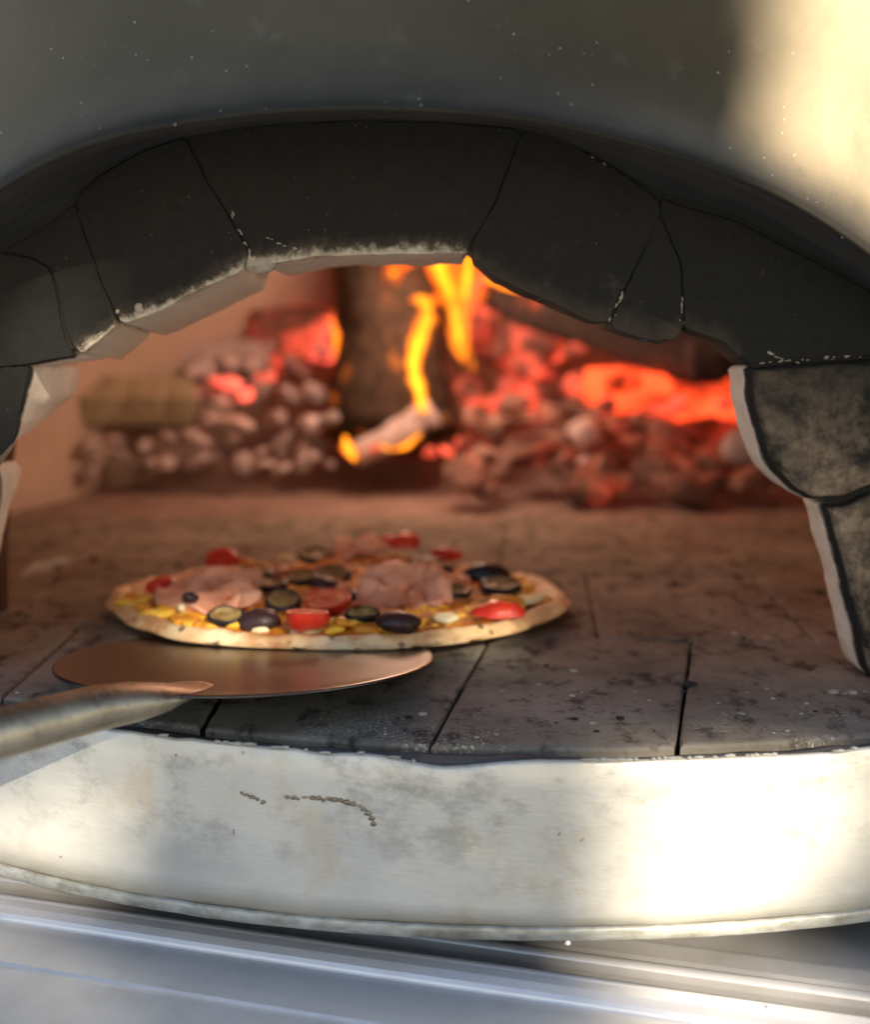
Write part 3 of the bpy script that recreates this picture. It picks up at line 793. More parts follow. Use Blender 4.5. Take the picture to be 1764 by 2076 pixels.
for s, h in ((1.0, .0022), (.992, .0008), (.97, 0), (.5, 0), (.002, 0)):
    for k in range(n):
        a = 2 * math.pi * k / n; e = edge(a); x = pzc.x + PRX * s * e * math.cos(a); y = pzc.y + PRY * s * e * math.sin(a); V.append(Vector((x, y, pbase(y) + h)))
build('crust', V, grid_faces(len(ss_) + 5, n, wrap=True, flip=True), MDG, pizza, True); fix_normals(bpy.data.objects['crust'])
# cheese and sauce
V = []; n = 170; rs = 34
for j in range(rs + 1):
    for k in range(n):
        a = 2 * math.pi * k / n; lim = .885 + .040 * noise.noise(Vector((math.cos(a) * 6, math.sin(a) * 6, 11))) + .02 * noise.noise(Vector((math.cos(a) * 19, math.sin(a) * 19, 1)))
        lim += .055 * max(0, -math.sin(a)) ** .7 - .10 * max(0, -math.cos(a)) ** 4 - .05 * max(0, math.cos(a)) ** 8
        s = max(.003, j / rs) * lim; e = edge(a); x = pzc.x + PRX * s * e * math.cos(a); y = pzc.y + PRY * s * e * math.sin(a)
        up = .0030 + .0026 * ns((x, y, 0), 75) + .0020 * ns((x, y, 4), 190) + .007 * math.exp(-(((x + .04) / .05) ** 2 + ((y - .715) / .03) ** 2)) + .003 * math.exp(-(((x + .05) / .09) ** 2 + ((y - .62) / .07) ** 2))
        if j >= rs - 1: up = .0012 if j == rs - 1 else -.0012
        V.append(Vector((x, y, pbase(y) + max(.0038, prof_h(s, a)) + up)))
build('cheese_and_sauce', V, grid_faces(rs + 1, n, wrap=True, flip=True), MCH, pizza, True); fix_normals(bpy.data.objects['cheese_and_sauce'])

MHAM = mat_simple('cooked_ham', [(.3, (.52, .19, .11)), (.5, (.72, .34, .21)), (.72, (.80, .46, .31))], 45, .6, .15, .4)
MTOM = mat_simple('tomato_skin', [(.3, (.42, .016, .010)), (.7, (.66, .05, .02))], 70, .36, .1, .4, .12)
MFLE = mat_simple('tomato_flesh', [(.3, (.58, .05, .02)), (.55, (.70, .11, .05)), (.75, (.78, .40, .18))], 130, .3, .15, .5)
MOLI = mat_simple('black_olive', [(.3, (.018, .009, .010)), (.7, (.050, .022, .024))], 90, .42, 0, .5, .1)
MAUB = mat_simple('aubergine_skin', [(.3, (.010, .009, .012)), (.7, (.022, .019, .024))], 70, .3, 0, .15)
MAUF = mat_simple('aubergine_flesh', [(.3, (.15, .085, .03)), (.6, (.30, .20, .075)), (.8, (.42, .33, .15))], 130, .45, .1, .4)
MMOZ = mat_simple('melted_mozzarella', [(.3, (.74, .58, .26)), (.7, (.86, .76, .50))], 90, .55, .1, .3)
MYEL = mat_simple('yellow_cheese', [(.3, (.78, .34, .02)), (.7, (.90, .60, .08))], 110, .55, .1, .3)
def on_pizza(u, v, h=.0115):
    p = at(u, v, z=pbase(.6) + h)
    for _ in range(4): p = at(u, v, z=pbase(p.y) + h)
    lim = pzc.y + PRY * .84 * math.sqrt(max(.05, 1 - ((p.x - pzc.x) / PRX) ** 2))
    if p.y > lim: p = at(u, v, y=lim)             # towards the back the topping is piled higher
    return p
def slab(name, c, rx, ry, th, mat, rot=0, tiltx=0, tilty=0, seed=0, fold=.0, rough=.12, nn=28, rings=6, label=None):
    """a soft irregular slice with crumpled surface"""
    M_ = Matrix.Translation(c) @ Matrix.Rotation(rot, 4, 'Z') @ Matrix.Rotation(tiltx, 4, 'X') @ Matrix.Rotation(tilty, 4, 'Y')
    V = []
    for side_ in (1, -1):
        for j in (range(rings + 1) if side_ == 1 else range(rings, -1, -1)):
            s = max(.02, j / rings)
            for k in range(nn):
                a = 2 * math.pi * k / nn; e = 1 + rough * 2 * noise.noise(Vector((math.cos(a) * 1.3 + seed, math.sin(a) * 1.3, seed * 2)))
                x, y = rx * s * e * math.cos(a), ry * s * e * math.sin(a)
                z = fold * noise.noise(Vector((x * 52 + seed, y * 80, seed))) + fold * .28 * noise.noise(Vector((x * 150, y * 150 + seed, 2)))
                zz = th * .5 * math.sqrt(max(.05, 1 - s ** 4)) * side_
                V.append(M_ @ Vector((x, y, z + zz)))
    o = build(name, V, grid_faces(2 * rings + 2, nn, wrap=True), mat, pizza, True)
    if label: o['label'] = label
    return fix_normals(o)
def ham(u, v, w_, h_, seed, tx=0.0, lab=None):
    c = on_pizza(u, v, .0135); sc = c.y / F
    slab('ham_slice', c, w_ / 2 * sc, h_, .0030, MHAM, random.uniform(-.3, .3), tx, 0, seed, .0095, .28, 44, 10, lab)
def wob_t(p, seed, k=.10):
    return 1 + k * noise.noise(Vector((p.x * 120 + seed * 3, p.y * 120, p.z * 120)))
def half_tomato(u, v, w_, rot, tx, seed, flat_up=True, ky=.75, kz=.85, h=.0115):
    c = on_pizza(u, v, h); r_ = w_ / 2 * c.y / F
    M_ = Matrix.Translation(c) @ Matrix.Rotation(rot, 4, 'Z') @ Matrix.Rotation(tx, 4, 'X')
    V = []; nn = 28
    for la in (-88, -70, -52, -35, -18, 0):
        for k in range(nn):
            a = 2 * math.pi * k / nn; q = math.cos(R(la)); w_v = Vector((r_ * q * math.cos(a), r_ * ky * q * math.sin(a), r_ * kz * math.sin(R(la)) * (1 if flat_up else -1))); V.append(M_ @ (w_v * wob_t(w_v, seed, .22)))
    t = fix_normals(build('tomato_half', V, grid_faces(6, nn, wrap=True) + [tuple(range(nn))], MTOM, pizza, True))
    V = []
    for s, dz in ((1, 0), (.93, .0004), (.8, -.0002), (.5, .0005), (.2, -.0002), (.02, 0)):
        for k in range(nn):
            a = 2 * math.pi * k / nn; w_v = Vector((r_ * s * math.cos(a), r_ * ky * s * math.sin(a), 0)); V.append(M_ @ Vector((w_v.x * wob_t(w_v, seed, .22), w_v.y * wob_t(w_v, seed, .22), (dz + .0006 * noise.noise(Vector((s * 4, math.cos(a) * 2, math.sin(a) * 2 + seed)))) * (1 if flat_up else -1))))
    fl = build('flesh', V, grid_faces(6, nn, wrap=True), MFLE, t, True); fix_normals(fl)
    return t
def olive(u, v, w_, rot, seed, ky=.62, kz=.58, name='black_olive', mat=None, h=.0115):
    c = on_pizza(u, v, h); r_ = w_ / 2 * c.y / F
    M_ = Matrix.Translation(c) @ Matrix.Rotation(rot, 4, 'Z') @ Matrix.Rotation(.15, 4, 'X')
    V = []; nn = 24
    for la in (89, 70, 50, 30, 10, -10, -40):
        for k in range(nn):
            a = 2 * math.pi * k / nn; q = math.cos(R(la)); e = 1 + .26 * noise.noise(Vector((math.cos(a) * 1.6, math.sin(a) * 1.6, seed + la * .015)))
            V.append(M_ @ Vector((r_ * q * e * math.cos(a), r_ * ky * e * q * math.sin(a), r_ * kz * math.sin(R(la)))))
    return fix_normals(build(name, V, grid_faces(7, nn, wrap=True) + [tuple(range(nn))], mat or MOLI, pizza, True))
def aubergine(u, v, w_, rot, tx, seed, ky=.8, th=.0028, lab=None):
    c = on_pizza(u, v, .0125); r_ = w_ / 2 * c.y / F
    M_ = Matrix.Translation(c) @ Matrix.Rotation(rot, 4, 'Z') @ Matrix.Rotation(tx, 4, 'X'); V = []; nn = 30
    def pt(s, a, z): return M_ @ Vector((r_ * s * math.cos(a), r_ * ky * s * math.sin(a), z + .0014 * noise.noise(Vector((math.cos(a) * 1.5 * s, math.sin(a) * 1.5 * s, seed)))))
    for s, z in ((.80, th * .5), (.92, th * .62), (1, th * .3), (1, -th * .4), (.9, -th * .55), (.05, -th * .55)):
        for k in range(nn): V.append(pt(s, 2 * math.pi * k / nn, z))
    o = fix_normals(build('aubergine_slice', V, grid_faces(6, nn, wrap=True), MAUB, pizza, True))
    if lab: o['label'] = lab
    V = []
    for s, z in ((.86, th * .52), (.7, th * .5), (.5, th * .25), (.3, th * .45), (.02, th * .3)):
        for k in range(nn): V.append(pt(s, 2 * math.pi * k / nn, z))
    fix_normals(build('flesh', V, grid_faces(5, nn, wrap=True), MAUF, o, True))
ham(418, 1200, 180, .024, 1.2, .35, 'crumpled pink ham slice with a dark olive on its edge'); ham(478, 1212, 100, .016, 2.9, .3); ham(430, 1222, 130, .014, 5.5, .1)
ham(800, 1190, 180, .026, 4.7, .40, 'large crumpled ham slice in the middle'); ham(875, 1200, 105, .018, 6.1, .35); ham(770, 1208, 110, .014, 7.7, .2)
ham(735, 1110, 115, .016, 8.3, .5); ham(715, 1120, 80, .012, 3.1, .5); ham(560, 1150, 70, .012, 3.3, .2); ham(905, 1175, 80, .012, 9.7, .2)
half_tomato(622, 1240, 98, .1, -.10, 1, h=.0185); half_tomato(662, 1212, 100, -.2, .30, 2, True, .85, .75, h=.017); half_tomato(1012, 1243, 116, .05, .1, 3, False, .60, .46, h=.010)
half_tomato(330, 1196, 68, .6, .5, 4, False, .9, .9, h=.011); half_tomato(450, 1138, 74, 0, .3, 5, False, .7, .75); half_tomato(820, 1104, 70, .2, .2, 6, False, .7, .7); half_tomato(790, 1100, 50, .2, .2, 16, False, .7, .7)
half_tomato(905, 1130, 70, .3, .2, 7, False, .6, .6); half_tomato(470, 1222, 60, .4, .3, 17, False, .5, .45)
olive(528, 1262, 92, .15, 1, .65, .66, h=.0100); olive(806, 1264, 92, -.15, 2, .65, .58, h=.0100); olive(385, 1212, 36, .2, 5, .6, .7, h=.018); olive(985, 1166, 104, -.15, 3, .5, .5, 'mushroom_slice', MAUB)
olive(885, 1160, 76, .2, 8, .5, .45, 'mushroom_slice', MAUB); olive(790, 1156, 62, 0, 9, .6, .45, 'mushroom_slice', MAUB); olive(655, 1185, 60, 0, 19, .6, .5); olive(715, 1210, 48, .4, 22, .6, .5)
aubergine(574, 1219, 78, .15, .42, 1, .9, .0042, 'ring of aubergine with black skin'); aubergine(458, 1250, 80, 0, .50, 2, .6, .004); aubergine(735, 1247, 76, .1, .4, 3, .55, .004)
aubergine(672, 1166, 84, .3, .45, 4, .7, .004); aubergine(610, 1172, 66, -.4, .3, 5, .8, .004); aubergine(1015, 1188, 88, -.2, .3, 6, .7, .004); aubergine(540, 1186, 90, .2, .15, 7, .7, .004)
aubergine(640, 1126, 84, 0, .3, 9, .6, .004); aubergine(930, 1200, 60, .6, .3, 10, .7); aubergine(860, 1140, 64, 0, .3, 11, .6); aubergine(520, 1160, 70, .2, .2, 13, .7)
# blobs of cheese: the large ones singly, the crumbs as one mass
rnd = random.Random(12)
MORG = mat_simple('orange_oily_cheese', [(.3, (.55, .17, .015)), (.7, (.82, .40, .04))], 110, .5, .1, .4)
cl = []
for k in range(64):                                     # molten lumps, thickest along the front
    a = R(rnd.uniform(188, 352)) if k < 46 else R(rnd.uniform(-30, 30) + (180 if k % 2 else 0)); sr = rnd.uniform(.74, .93) if k < 46 else rnd.uniform(.7, .84)
    e = edge(a); cl.append((pzc.x + PRX * sr * e * math.cos(a), pzc.y + PRY * sr * e * math.sin(a), rnd.uniform(.0026, .0062)))
for k, (x, y, w_) in enumerate(cl):
    z = pbase(y) + .0038 + .0036 + rnd.uniform(-.0004, .0016)
    slab('cheese_blob', Vector((x, y, z)), w_ * rnd.uniform(1, 1.7), w_, .0030 + w_ * .28, rnd.choice([MYEL, MORG, MORG, MYEL, MMOZ]), rnd.uniform(-.4, .4), rnd.uniform(-.2, .2), 0, k * 1.9, .0022, .38, 18, 5)
for k, (u, v, w_) in enumerate([(500, 1140, 38), (580, 1132, 44), (530, 1150, 34), (830, 1130, 36), (905, 1134, 40), (740, 1178, 22), (940, 1190, 22), (370, 1232, 30), (690, 1262, 50), (905, 1250, 56)]):
    c = on_pizza(u, v, .012); slab('cheese_blob', c, w_ * .45 * c.y / F, w_ * .32 * c.y / F, .0045, MMOZ if k % 2 else MORG, rnd.uniform(0, 3), 0, 0, k * 2.3, .002, .35, 18, 5)
V = []; fs = []
for k in range(420):
    a = rnd.uniform(0, 6.283); s = math.sqrt(rnd.uniform(.02, .80)); e = edge(a); x = pzc.x + PRX * s * e * math.cos(a); y = pzc.y + PRY * s * e * math.sin(a)
    z = pbase(y) + max(.0038, prof_h(s, a)) + .0036; r_ = rnd.choice([rnd.uniform(.0008, .002), rnd.uniform(.0015, .0034)])
    bm = bmesh.new(); bmesh.ops.create_icosphere(bm, subdivisions=1, radius=1); b0 = len(V)
    for v in bm.verts: V.append(Vector((x, y, z)) + Vector((v.co.x * 1.3, v.co.y, v.co.z * .6)) * r_ * (1 + .3 * noise.noise(v.co * 2 + Vector((k, 0, 0)))))
    fs += [[b0 + v.index for v in f.verts] for f in bm.faces]; bm.free()
tag(build('cheese_crumbs', V, fs, MYEL, pizza, True), kind='stuff')

# ================================================================ FIRE
rnd = random.Random(9); Vc = {0: [], 1: []}; fc = {0: [], 1: []}
for k in range(520):
    kind_ = 0 if rnd.random() < .55 else 1
    x = rnd.uniform(-.33, .36); y = rnd.uniform(.405, 1.0) if kind_ == 0 else rnd.choice([rnd.uniform(.40, .47), rnd.uniform(.40, .95)])
    if y < arc_y(x, RT) + .004 or ((x - pzc.x) / .145) ** 2 + ((y - pzc.y) / .13) ** 2 < 1 or (x - pc.x) ** 2 + (y - pc.y) ** 2 < .0084: continue
    if abs(x) > .2 and .46 < y < .58: continue
    r_ = min(.0032, rnd.lognormvariate(-7.15, .55)); bm = bmesh.new(); bmesh.ops.create_icosphere(bm, subdivisions=1, radius=1); b0 = len(Vc[kind_])
    for v in bm.verts: Vc[kind_].append(Vector((x, y, r_ * .25)) + Vector((v.co.x * 1.4, v.co.y, v.co.z * .6)) * r_ * (1 + .4 * noise.noise(v.co * 2 + Vector((k, 0, 0)))))
    fc[kind_] += [[b0 + v.index for v in f.verts] for f in bm.faces]; bm.free()
tag(build('burnt_crumbs', Vc[0], fc[0], mat_plain('burnt_crumb', (.022, .017, .014), .9, 300, .5, .3)), 'tiny black burnt crumbs lying loose on the hearth bricks', None, None, 'stuff')
tag(build('ash_crumbs', Vc[1], fc[1], mat_plain('ash_crumb', (.40, .35, .29), .9, 300, .5, .3)), 'tiny pale specks of ash and flour on the hearth bricks', None, None, 'stuff')
MASH = mat_ember('ash_grey_wood', (.46, .36, .345), (.66, .54, .52), lo=.70, hi=.85, strength=1.0)
MEMB = mat_ember('glowing_ember', (.14, .06, .045), (.30, .15, .13), (1.0, .085, .04), .38, .70, .9, 24)
MEMR = mat_ember('brown_ember', (.19, .105, .08), (.42, .25, .20), (1.0, .10, .04), .45, .80, .28, 22)
MHOT = mat_ember('hot_ember', (.3, .05, .02), (.4, .1, .05), (1.0, .07, .018), .30, .62, 1.25, 18)
MEMP = mat_ember('pinkish_glowing_ember', (.3, .15, .14), (.45, .28, .26), (1.0, .10, .06), .35, .62, 1.3, 30)
MCHAR = mat_ember('charred_log', (.028, .020, .015), (.13, .082, .055), (1.0, .20, .02), .58, .80, .55, 24)
MDARK = mat_ember('dark_half_burnt_wood', (.05, .038, .034), (.12, .09, .085), (1.0, .09, .01), .64, .82, .7, 20)
MBARK = mat_ember('pale_split_wood', (.40, .33, .21), (.58, .49, .33), lo=.95, hi=1.0, strength=0)
MASHB = mat_plain('ash_bed', (.24, .165, .135), .95, 140, .8, .3)

# bed of ash with the mound the embers lie on
V = []; nx, ny = 70, 34
def mound(x, y):
    d = (Vector((x, y)) - Vector((CX, CY))).length
    f = max(0, min(1, (y - (1.08 if x > .05 else 1.16) + .03 * ns((x * 9, y * 9, 0))) / .2)); f = f * f * (3 - 2 * f)
    right_ = max(0, min(1, (x - .02) / .1))
    return f * (.055 + .045 * right_) + .006 * ns((x, y, 0), 30) * f
for j in range(ny):
    for i in range(nx):
        t = i / (nx - 1); y = .93 + .49 * j / (ny - 1); hw = math.sqrt(max(.01, (RI - .01) ** 2 - (y - CY) ** 2)); x = CX - hw + 2 * hw * t
        V.append(Vector((x, y, -.0012 + .0040 * min(1, max(0, (y - .93 + .05 * ns((x, y, 1), 12)) / .16)) + mound(x, y) + .0022 * ns((x, y, 2), 60))))
tag(build('ash_bed', V, grid_faces(ny, nx), MASHB, None, True), 'bed of grey brown wood ash heaped at the back of the oven', None, None, 'stuff')

def log_mesh(name, a, b, ra, rb, mat, label, cat, group, seed, sides=14, rough=.12, ky=1.0, bark=0.0, smooth=True):
    """a burnt split log from a to b: faceted section, ragged ends"""
    a, b = Vector(a), Vector(b); d = (b - a).normalized(); s_ = d.cross(Vector((0, 1, .3))).normalized(); u_ = s_.cross(d)
    V = []; st = 12
    for k in range(st + 1):
        t = k / st; c = a.lerp(b, t); r_ = ra + (rb - ra) * t
        for i in range(sides):
            an = 2 * math.pi * i / sides; q = Vector((math.cos(an), math.sin(an), 0))
            e = 1 + rough * 1.6 * noise.noise(Vector((q.x * 1.2 + seed, q.y * 1.2, t * 1.5))) + rough * noise.noise(Vector((q.x * 4, q.y * 4 + seed, t * 7)))
            endj = (.25 * r_ * noise.noise(Vector((q.x * 2, q.y * 2, seed + 5)))) if k in (0, st) else 0
            V.append(c + (s_ * q.x + u_ * q.y * ky) * r_ * e + d * endj)
    V += [a, b]; n_ = (st + 1) * sides
    fs = grid_faces(st + 1, sides, wrap=True) + [(n_, (i + 1) % sides, i) for i in range(sides)] + [(n_ + 1, st * sides + i, st * sides + (i + 1) % sides) for i in range(sides)]
    o = fix_normals(build(name, V, fs, mat, None, smooth)); return tag(o, label, cat, group)
G1 = 'burning logs at the back of the oven'
log_mesh('firewood_log', at(800, 890, y=1.17), at(790, 470, y=1.24), .068, .062, MCHAR, 'thick charred log standing upright in the middle of the fire', 'log', G1, 2.0, 16, .16)
log_mesh('firewood_log', at(345, 722, y=1.26), at(545, 735, y=1.28), .030, .030, MASH, 'ash covered pale log lying left of the upright log', 'log', G1, 5.0, 12, .22)
log_mesh('firewood_log', at(545, 690, y=1.30), at(700, 690, y=1.26), .042, .036, MEMB, 'short log glowing red against the left side of the upright log', 'log', G1, 9.0, 12, .22)
log_mesh('firewood_log', at(150, 818, y=1.13), at(385, 818, y=1.18), .031, .033, MBARK, 'yellowish split log lying by the left wall of the oven', 'log', G1, 12.0, 6, .15, .9, smooth=False)
log_mesh('firewood_log', at(985, 600, y=1.22), at(1440, 738, y=1.10), .017, .030, MDARK, 'long dark log sloping down to the right above glowing embers', 'log', G1, 14.0, 12, .18)
log_mesh('firewood_log', at(1395, 735, y=1.06), at(1560, 700, y=1.05), .024, .026, MDARK, 'stubby dark log at the right end of the fire', 'log', G1, 16.0, 8, .2)
log_mesh('firewood_log', at(1190, 790, y=1.16), at(1530, 800, y=1.09), .024, .030, MHOT, 'log glowing bright orange under the dark sloping log', 'log', G1, 18.0, 12, .25)
log_mesh('firewood_log', at(720, 925, y=1.10), at(880, 842, y=1.12), .014, .017, MASH, 'thin white ash coated stick in front of the upright log', 'log', G1, 21.0, 10, .25)
log_mesh('firewood_log', at(960, 600, y=1.27), at(1130, 720, y=1.24), .05, .055, MEMB, 'red glowing log right of the tall flames', 'log', G1, 24.0, 12, .25)
log_mesh('firewood_log', at(850, 870, y=1.12), at(905, 860, y=1.13), .018, .018, MCHAR, 'black charred stub at the foot of the flame', 'log', G1, 27.0, 10, .25)

# lumps of charcoal and ember, each its own
variants = []
for k in range(8):
    bm = bmesh.new(); rk = random.Random(100 + k)
    for q in range(15):
        p = Vector((rk.gauss(0, 1), rk.gauss(0, 1), rk.gauss(0, 1))).normalized() * rk.uniform(.75, 1.1)
        bm.verts.new((p.x * (1.35 if k % 3 == 0 else 1), p.y, p.z * .8))
    res = bmesh.ops.convex_hull(bm, input=bm.verts); bmesh.ops.delete(bm, geom=[g for g in bm.verts if not g.link_faces], context='VERTS')
    bmesh.ops.bevel(bm, geom=bm.edges[:], offset=.07, segments=1, affect='EDGES')
    me = bpy.data.meshes.new('ember_lump'); bm.to_mesh(me); bm.free(); variants.append(me)
vm = {}
def chunk(u, v, y, r_px, mat, label, cat, group, rnd, name):
    key = (rnd.randrange(8), mat.name)
    if key not in vm: me = variants[key[0]].copy(); me.materials.append(mat); vm[key] = me
    p = at(u, v, y=y); o = link(name, vm[key], None); r_ = r_px * y / F
    p.z = max(p.z, r_ * .5)
    o.location = p; o.scale = (r_ * rnd.uniform(.8, 1.3), r_ * rnd.uniform(.7, 1.1), r_ * rnd.uniform(.7, 1.05)); o.rotation_euler = (rnd.uniform(-.4, .4), rnd.uniform(-.4, .4), rnd.uniform(0, 6.28))
    return tag(o, label, cat, group)
rnd = random.Random(31)
for k in range(46):
    u = rnd.uniform(140, 690); f = rnd.random(); v = 955 - 75 * f + 8 * (u < 300); y = 1.10 + .10 * f
    if abs(u - 270) < 110 and v < 885: v = rnd.uniform(888, 950)
    chunk(u, v, y, rnd.uniform(14, 26), MASH, ('small pale ash lump on the front edge of the heap left of the upright log' if v > 925 else 'small pale ash lump in the middle of the heap left of the upright log' if v > 900 else 'small pale ash lump on top of the heap left of the upright log'), 'ember', 'pale embers scattered left of the upright log', rnd, 'ash_lump')
for u, v, y, r_ in [(350, 730, 1.25, 40), (410, 742, 1.24, 44), (470, 735, 1.25, 42), (560, 700, 1.27, 44), (610, 690, 1.27, 38), (340, 890, 1.13, 26), (230, 895, 1.12, 24), (180, 905, 1.11, 22), (400, 890, 1.13, 28), (290, 905, 1.11, 24), (400, 800, 1.18, 34), (450, 815, 1.17, 38), (520, 790, 1.2, 40), (580, 800, 1.19, 42), (640, 800, 1.19, 40), (560, 850, 1.16, 36), (630, 860, 1.15, 38), (480, 860, 1.15, 34), (430, 850, 1.15, 28), (670, 850, 1.14, 30), (600, 745, 1.24, 44), (520, 740, 1.25, 40)]:
    chunk(u, v, y, r_, MASH, 'large pale ash covered lump piled against the left of the upright log', 'ember', 'large pale lumps left of the upright log', rnd, 'ash_lump')
for u, v, y, r_ in [(470, 778, 1.165, 30), (500, 800, 1.155, 24), (540, 765, 1.17, 24), (650, 720, 1.2, 36), (440, 772, 1.17, 20), (668, 680, 1.2, 30)]:
    chunk(u, v, y, r_, MEMP, 'red glowing ember among the pale ash lumps left of the upright log', 'ember', 'red embers left of the upright log', rnd, 'glowing_ember')
for k in range(64):
    u = rnd.uniform(930, 1600); f = rnd.random(); v = 1000 - 190 * f - 50 * max(0, (1000 - u) / 100); y = 1.02 + .14 * f
    if u > 1170 and v < 840: v = rnd.uniform(850, 1000); y = 1.02 + .14 * (1000 - v) / 190
    chunk(u, v, y, rnd.uniform(22, 58), MEMR if rnd.random() < .93 else MASH, ('brown ember lump lying on the front edge of the heap right of the flames' if v > 950 else 'brown ember lump in the middle of the heap right of the flames' if v > 890 else 'reddish brown ember lump high up in the heap right of the flames'), 'ember', 'brown ember lumps right of the flames', rnd, 'ember_lump')
for k in range(22):
    u = rnd.uniform(930, 1180); v = rnd.uniform(640, 830); y = 1.17 + .05 * rnd.random()
    chunk(u, v, y, rnd.uniform(30, 50), MEMB, 'glowing red ember heaped under the dark sloping log', 'ember', 'glowing embers behind the brown heap', rnd, 'glowing_ember')
for k in range(14):
    u = rnd.uniform(1190, 1520); v = rnd.uniform(770, 835) ; y = 1.06 + .03 * rnd.random()
    chunk(u, v, y, rnd.uniform(20, 34), MHOT if v < 812 else MEMB, 'bright orange ember in the glowing row under the dark log', 'ember', 'bright embers under the dark log', rnd, 'glowing_ember')
for u, v, r_ in [(870, 918, 24), (905, 915, 20), (760, 908, 16), (940, 900, 26)]:
    chunk(u, v, 1.09, r_, MEMB, 'red ember at the foot of the upright log', 'ember', 'embers at the foot of the upright log', rnd, 'glowing_ember')
chunk(1520, 900, 1.0, 66, MASH, 'big rounded grey pink lump at the right wall of the oven', 'ember', None, rnd, 'ash_lump')

# flames: closed tongues of glowing gas, a yellow core in an orange sleeve
MFO = mat_flame('orange_flame', [(0, (1.0, .16, .008)), (.5, (1.0, .22, .01)), (1, (1.0, .10, .006))], .03, .26, 1.4, .45)
MFY = mat_flame('yellow_flame', [(0, (1.0, .36, .02)), (.5, (1.0, .42, .015)), (1, (1.0, .35, .01))], .03, .26, 1.9, .75)
def tongue(name, pts, mat, parent=None, sc=1.0, seed=0):
    """pts: (u, v, y, half width px)"""
    ctr = [at(u, v, y=y) for u, v, y, _ in pts]; hw = [h * y / F * sc for _, _, y, h in pts]
    n_ = len(pts); V = []; m = 14; sub = 5; cs = []
    for i in range(n_ - 1):
        for k in range(sub):
            t = k / sub; t = t; cs.append((ctr[i].lerp(ctr[i + 1], t), hw[i] + (hw[i + 1] - hw[i]) * (t * t * (3 - 2 * t))))
    cs.append((ctr[-1], hw[-1]))
    pos = smooth_line([c for c, _ in cs], 3)
    for ci, (c, (_, h)) in enumerate(zip(pos, cs)):
        h *= 1 + .5 * noise.noise(Vector((ci * .33, seed + pts[0][0] * .1, 0)))
        c = c + Vector((noise.noise(Vector((ci * .4, pts[0][0] * .07, 5))), 0, 0)) * h * .5
        for k in range(m):
            a = 2 * math.pi * k / m; V.append(c + Vector((math.cos(a) * h, math.sin(a) * h * .6, 0)) + Vector((ns(c, 40, seed), 0, 0)) * .002)
    nn = len(cs); V += [pos[0] + (pos[0] - pos[1]), pos[-1] + (pos[-1] - pos[-2])]
    fs = grid_faces(nn, m, wrap=True) + [(nn * m, (k + 1) % m, k) for k in range(m)] + [(nn * m + 1, (nn - 1) * m + k, (nn - 1) * m + (k + 1) % m) for k in range(m)]
    return fix_normals(build(name, V, fs, mat, parent, True))
G2 = 'flames rising over the logs'
def flame(label, pts, core=None):
    o = tag(tongue('flame', pts, MFO, sc=1.2), label, 'flame', G2)
    tongue('core', core or [(u, v, y, h * .58) for u, v, y, h in pts], MFY, o)
    return o
flame('thin curling yellow flame in front of the upright log', [(857, 828, 1.10, 10), (848, 780, 1.10, 13), (836, 735, 1.10, 13), (850, 690, 1.10, 20), (866, 655, 1.10, 19), (868, 630, 1.10, 12), (858, 612, 1.10, 20), (852, 600, 1.10, 14)])
flame('tall orange flame licking up the right side of the upright log', [(955, 745, 1.14, 8), (935, 700, 1.14, 14), (922, 650, 1.14, 20), (912, 600, 1.14, 22), (898, 560, 1.14, 24), (886, 525, 1.14, 28), (880, 480, 1.15, 26), (876, 440, 1.16, 10)], [(930, 690, 1.14, 4), (918, 640, 1.14, 8), (908, 590, 1.14, 11), (892, 550, 1.14, 12), (886, 520, 1.14, 16), (880, 480, 1.15, 8)])
flame('wide faint flame along the oven roof right of the log', [(940, 640, 1.18, 12), (950, 590, 1.18, 28), (955, 540, 1.18, 40), (950, 490, 1.18, 36), (945, 450, 1.18, 14)], [(945, 600, 1.18, 5), (948, 560, 1.18, 8), (950, 520, 1.18, 6)])
flame('small bright flame under the white ash coated stick', [(775, 905, 1.075, 6), (795, 912, 1.075, 13), (815, 910, 1.075, 16), (838, 895, 1.075, 10), (850, 880, 1.075, 4)])
flame('tiny orange flame at the near end of the white stick', [(716, 932, 1.075, 5), (708, 915, 1.075, 11), (702, 898, 1.075, 8), (700, 886, 1.075, 3)])
flame('short flame on the dark sloping log near the arch', [(1050, 592, 1.16, 5), (1022, 582, 1.16, 12), (998, 572, 1.16, 12), (980, 560, 1.16, 5)])
flame('narrow red flame at the left edge of the upright log', [(680, 720, 1.12, 3), (683, 690, 1.12, 6), (678, 660, 1.12, 5), (672, 640, 1.12, 2)], [(682, 700, 1.12, .8), (681, 680, 1.12, 1)])
flame('faint flame at the top of the upright log', [(770, 600, 1.14, 8), (785, 570, 1.14, 18), (810, 540, 1.14, 18), (830, 505, 1.14, 10)], [(785, 572, 1.14, 4), (800, 552, 1.14, 5)])
fl = bpy.data.lights.new('fire_light', 'POINT'); fl.energy = 1.15; fl.color = (1, .62, .43); fl.shadow_soft_size = .07
fo = bpy.data.objects.new('fire_light', fl); col.objects.link(fo); fo.location = (-.01, 1.05, .225)

